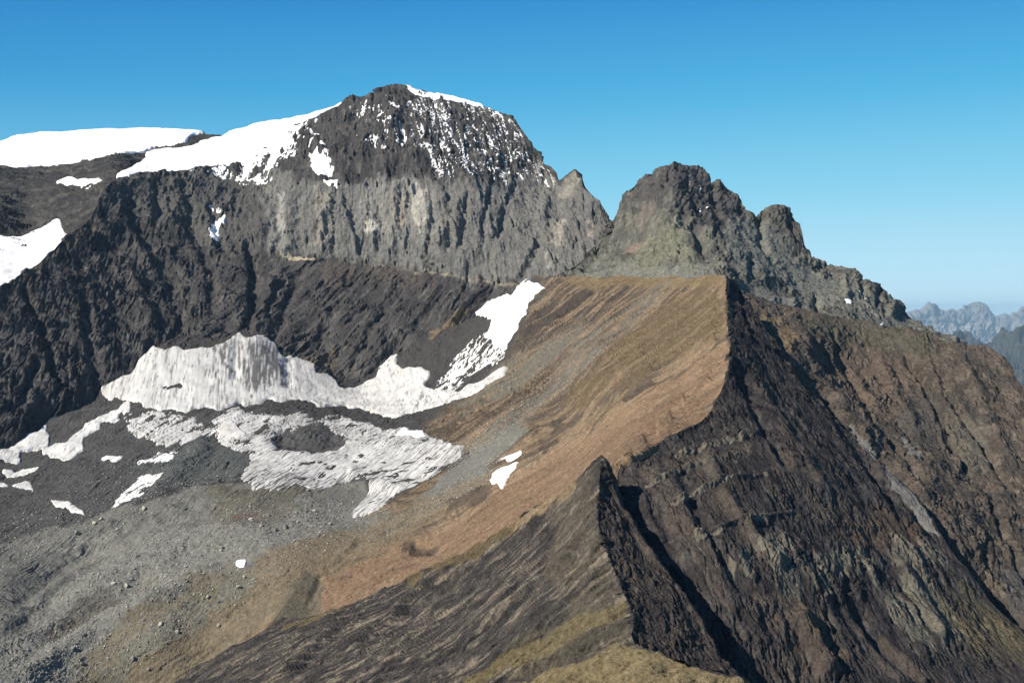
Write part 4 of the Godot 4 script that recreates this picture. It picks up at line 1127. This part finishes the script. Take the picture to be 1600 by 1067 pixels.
func rib() -> void:
	var p := make_patch("rock_rib", [
		[[941, 714], [948, 720]],
		[[936, 770], [959, 768]],
		[[936, 820], [987, 818]],
		[[955, 880], [1023, 876]],
		[[972, 920], [1058, 919]],
		[[990, 962], [1090, 962]],
		[[1003, 1010], [1119, 1012]],
		[[1003, 1014], [1080, 1042], [1165, 1068]]],
		[[941, 714, 718], [936, 770, 680], [936, 820, 642], [955, 880, 605], [972, 920, 585], [990, 962, 562], [1003, 1010, 540], [1165, 1068, 545], [948, 720, 715], [959, 768, 697], [987, 818, 664], [1023, 876, 629], [1058, 919, 606], [1090, 962, 588], [1119, 1012, 569]],
		Vector2i(110, 300), [["l", Vector3(-0.05, -1, -0.1), 30], ["r", Vector3(0.17, -0.6, -1), 70], ["t", Vector3(0, -1, -0.4), 15]])
	tint_init(p)
	p.axis = dir_of(p, [950, 800], [1050, 1000])
	cut(p, [[944, 712], [950, 740], [959, 768], [987, 818], [1023, 876], [1058, 919], [1090, 962], [1119, 1012]], 7, 2, 6.0)
	relief(p, 1.5, 1.6, 1.2, 0.9, 0.9, 3.0, 3.2, 0.15, 1.0)
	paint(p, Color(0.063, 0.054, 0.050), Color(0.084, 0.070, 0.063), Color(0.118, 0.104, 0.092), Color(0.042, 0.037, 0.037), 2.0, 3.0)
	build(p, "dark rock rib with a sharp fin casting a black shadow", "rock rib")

func slab() -> void:
	var p := make_patch("slab_slope", [
		[[180, 1120], [270, 1067], [360, 1015], [440, 970], [510, 958], [560, 938], [640, 905], [720, 866], [800, 820], [890, 760], [925, 726], [941, 713]],
		[[190, 1130], [320, 1080], [470, 1020], [600, 975], [690, 935], [820, 870], [890, 835], [936, 820]],
		[[215, 1130], [400, 1085], [520, 1060], [650, 1025], [740, 990], [830, 950], [910, 915], [960, 890]],
		[[260, 1125], [420, 1100], [550, 1085], [680, 1060], [780, 1035], [870, 1010], [940, 985], [990, 962]],
		[[340, 1120], [480, 1110], [600, 1100], [720, 1085], [800, 1070], [880, 1055], [950, 1035], [1003, 1010]],
		[[480, 1120], [600, 1118], [700, 1114], [820, 1108], [940, 1098], [1050, 1085], [1165, 1066]]],
		[[940, 712, 720], [890, 760, 740], [800, 820, 780], [640, 905, 850], [440, 970, 890], [270, 1067, 905], [935, 820, 640], [960, 890, 598], [990, 960, 560], [1003, 1010, 530], [1165, 1066, 500], [640, 1067, 661], [800, 1067, 586], [180, 1240, 830], [940, 1140, 500], [700, 1190, 560], [800, 950, 650], [650, 1000, 720]],
		Vector2i(820, 380), [["b", Vector3(0, -1, 0.4), 60], ["t", Vector3(-0.3, -1, -0.5), 60], ["r", Vector3(0.5, -1, -0.2), 50]])
	tint_init(p)
	p.axis = dir_of(p, [900, 820], [690, 1015])
	p.bed = p.axis.cross(Vector3(-0.8, 0.5, 0.3)).normalized()
	var turf := Color(0.15, 0.122, 0.066)
	mark(p, [[795, 826], [850, 785], [888, 756], [900, 750], [895, 770], [850, 800], [800, 835]], Color(0.322, 0.241, 0.149), 2, 6, 0.7, 0.7)
	mark(p, [[640, 905], [740, 855], [800, 820], [810, 830], [740, 870], [640, 920]], Color(0.149, 0.115, 0.063), 2, 6, 0.7, 0.6)
	mark(p, [[440, 975], [500, 958], [560, 940], [500, 972], [440, 985]], turf, 2, 6, 0.8, 0.5)
	mark(p, [[720, 1067], [780, 1030], [860, 990], [970, 930], [985, 945], [900, 1000], [820, 1040], [740, 1080]], turf, 4, 10, 0.85, 0.5, 0.7)
	mark(p, [[760, 1090], [860, 1050], [960, 1010], [1003, 1008], [1080, 1035], [1165, 1064], [1150, 1120], [900, 1140]], Color(0.230, 0.184, 0.103), 5, 10, 0.8, 0.5, 0.7)
	mark(p, [[800, 1000], [900, 950], [990, 960], [1003, 1010], [900, 1040], [800, 1060]], Color(0.172, 0.147, 0.092), 6, 12, 0.3, 0.8)
	mark(p, [[880, 770], [938, 720], [938, 820], [960, 890], [980, 940], [900, 960], [860, 900]], Color(0.161, 0.138, 0.098), 6, 12, 0.3, 0.7)
	for g in [[[[860, 800], [760, 900], [640, 1000]], 14, -4], [[[780, 840], [680, 930], [560, 1010]], 12, -4], [[[560, 950], [500, 1010], [460, 1050]], 12, -5], [[[920, 850], [820, 930], [700, 1030]], 14, 4], [[[700, 880], [620, 960], [540, 1020]], 14, 4], [[[990, 1003], [940, 1040], [850, 1090]], 16, 4], [[[960, 985], [900, 1020], [800, 1067]], 12, -4]]:
		cut(p, g[0], g[1], g[2])
	p.crack_rate = 2.4
	relief(p, 2.2, 2.4, 2.4, 1.0, 0.8, 9.0, 2.6, 0.2, 2.6)
	paint(p, Color(0.07, 0.063, 0.06), Color(0.1, 0.088, 0.08), Color(0.24, 0.205, 0.16), Color(0.04, 0.038, 0.04), 14.0, 3.2, 0.36, 0.9)  # strong bands put ledge light and shade into the slab colour
	build(p, "dark slabby shale slope with slanting ledges below the tan scree", "slope", [["turf_strip", "olive turf strip", "", [[720, 1067], [780, 1030], [860, 990], [970, 930], [985, 945], [900, 1000], [820, 1040], [740, 1080]]]])

var cirque: Patch

func stone_mesh(sd: int) -> ArrayMesh:
	var st := SurfaceTool.new()
	var sp := SphereMesh.new()
	sp.radius = 0.5
	sp.height = 1.0
	sp.radial_segments = 9
	sp.rings = 5
	var arr := sp.get_mesh_arrays()
	var v: PackedVector3Array = arr[Mesh.ARRAY_VERTEX]
	var ix: PackedInt32Array = arr[Mesh.ARRAY_INDEX]
	var r := RandomNumberGenerator.new()
	r.seed = sd
	var planes := []
	for k in 9:
		planes.append([Vector3(r.randf_range(-1, 1), r.randf_range(-0.8, 1), r.randf_range(-1, 1)).normalized(), r.randf_range(0.26, 0.42)])
	for i in v.size():
		var q := v[i]
		for pl in planes:
			var over: float = q.dot(pl[0]) - pl[1]
			if over > 0.0:
				q -= pl[0] * over
		v[i] = q * Vector3(1.25, 0.95, 1.0)
	st.begin(Mesh.PRIMITIVE_TRIANGLES)
	st.set_smooth_group(-1)
	for i in ix:
		st.add_vertex(v[i])
	st.generate_normals()
	return st.commit()

func stones(p: Patch) -> void:
	var kinds := []
	for k in 6:
		kinds.append(stone_mesh(100 + k))
	var mats := []
	for c in [Color(0.52, 0.52, 0.49), Color(0.6, 0.58, 0.54), Color(0.46, 0.45, 0.44), Color(0.66, 0.65, 0.61)]:
		var m := StandardMaterial3D.new()
		m.albedo_color = c
		m.roughness = 0.95
		mats.append(m)
	# single blocks one can make out, traced
	var spots := [[512, 655, 8], [208, 1032, 9], [224, 972, 8], [250, 980, 9], [276, 990, 9], [372, 920, 10], [177, 918, 9], [196, 915, 9], [430, 828, 9], [446, 824, 11], [408, 826, 8], [460, 846, 9], [380, 902, 7], [786, 608, 8], [797, 610, 9], [226, 805, 10], [325, 934, 8], [342, 942, 7], [340, 978, 9], [150, 830, 9], [160, 822, 8], [122, 848, 9], [290, 888, 7], [345, 858, 7], [490, 800, 8], [515, 820, 7], [392, 816, 8], [365, 690, 9], [357, 693, 8], [482, 768, 8], [232, 1048, 7], [128, 1038, 7], [113, 1020, 8], [418, 806, 8], [344, 862, 8], [268, 915, 7], [215, 880, 8]]
	rng.seed = 99
	for z in [[[20, 860, 420, 800], 70], [[120, 940, 360, 860], 60], [[60, 1040, 260, 960], 45], [[380, 850, 560, 780], 55], [[260, 960, 420, 900], 25]]:
		var r: Array = z[0]
		for k in int(z[1]):
			spots.append([rng.randf_range(r[0], r[2]), rng.randf_range(r[3], r[1]), rng.randf_range(2.0, 4.6)])
	for s in spots:
		var g := to_grid(p, Vector2(s[0], s[1]))
		var at := g.y * p.cols + g.x
		var size: float = s[2] / FOCAL * (EYE - p.pos[at]).length() * 0.85
		var tone := rng.randi() % 4
		var ground: String = "tan scree below the rock band" if s[0] > 600 else "dark rubble beside the glacier" if s[1] < 775 else "olive turf slope" if s[1] > 1330 - s[0] * 1.1 else "grey moraine below the ice"
		var o := place(["boulder", kinds[rng.randi() % 6], mats[tone], "%s angular boulder lying on the %s" % [["grey", "light grey", "dark grey", "whitish"][tone], ground], "boulder", "", "boulders strewn over the moraine"])
		o.transform = Transform3D(Basis.from_euler(Vector3(rng.randf_range(-0.3, 0.3), rng.randf() * TAU, rng.randf_range(-0.3, 0.3))).scaled(Vector3.ONE * size), p.pos[at] + Vector3.UP * size * 0.22)
	# rubble too small to count
	var mm := MultiMesh.new()
	mm.transform_format = MultiMesh.TRANSFORM_3D
	mm.use_colors = true
	mm.mesh = kinds[0]
	var tr := []
	var fields := [[[-60, 1120], [60, 980], [200, 860], [400, 780], [560, 790], [640, 800], [480, 880], [300, 980], [120, 1100]], [[700, 700], [900, 560], [960, 520], [920, 580], [780, 690], [700, 740]], [[-60, 870], [100, 740], [300, 690], [380, 750], [200, 830], [0, 900]], [[640, 800], [760, 720], [800, 700], [760, 760], [560, 860]]]
	var share := [6000, 2500, 3500, 1500]
	for f in fields.size():
		var poly := PackedVector2Array()
		for q in fields[f]:
			poly.append(Vector2(q[0], q[1]))
		var lo := Vector2(INF, INF)
		var hi := -lo
		for q in poly:
			lo = lo.min(q)
			hi = hi.max(q)
		var have := 0
		while have < share[f]:
			# drawn on the ground's own grid
			var ga := to_grid(p, Vector2(rng.randf_range(lo.x, hi.x), rng.randf_range(lo.y, hi.y))) if have % 40 == 0 else Vector2i(rng.randi_range(p.first_col, p.last_col), rng.randi_range(p.first_row, p.last_row))
			var at := ga.y * p.cols + ga.x
			if not Geometry2D.is_point_in_polygon(p.outline[at], poly):
				have += 0 if have % 40 else 1
				continue
			have += 1
			var size := 0.6 + 1.7 * pow(rng.randf(), 4.0)
			tr.append([Transform3D(Basis.from_euler(Vector3(rng.randf() * TAU, rng.randf() * TAU, 0)).scaled(Vector3.ONE * size), p.pos[at] + Vector3.UP * size * 0.12), rng.randf_range(0.1, 0.34)])
	mm.instance_count = tr.size()
	for i in tr.size():
		mm.set_instance_transform(i, tr[i][0])
		mm.set_instance_color(i, Color(tr[i][1], tr[i][1] * 0.98, tr[i][1] * 0.92))
	var ri := MultiMeshInstance3D.new()
	ri.name = "rubble"
	ri.multimesh = mm
	var rm := StandardMaterial3D.new()
	rm.vertex_color_use_as_albedo = true
	rm.roughness = 0.95
	ri.material_override = rm
	add_child(ri)
	ri.set_meta("kind", "stuff")
	ri.set_meta("label", "loose grey rubble scattered over moraine and scree")
	ri.set_meta("category", "rubble")
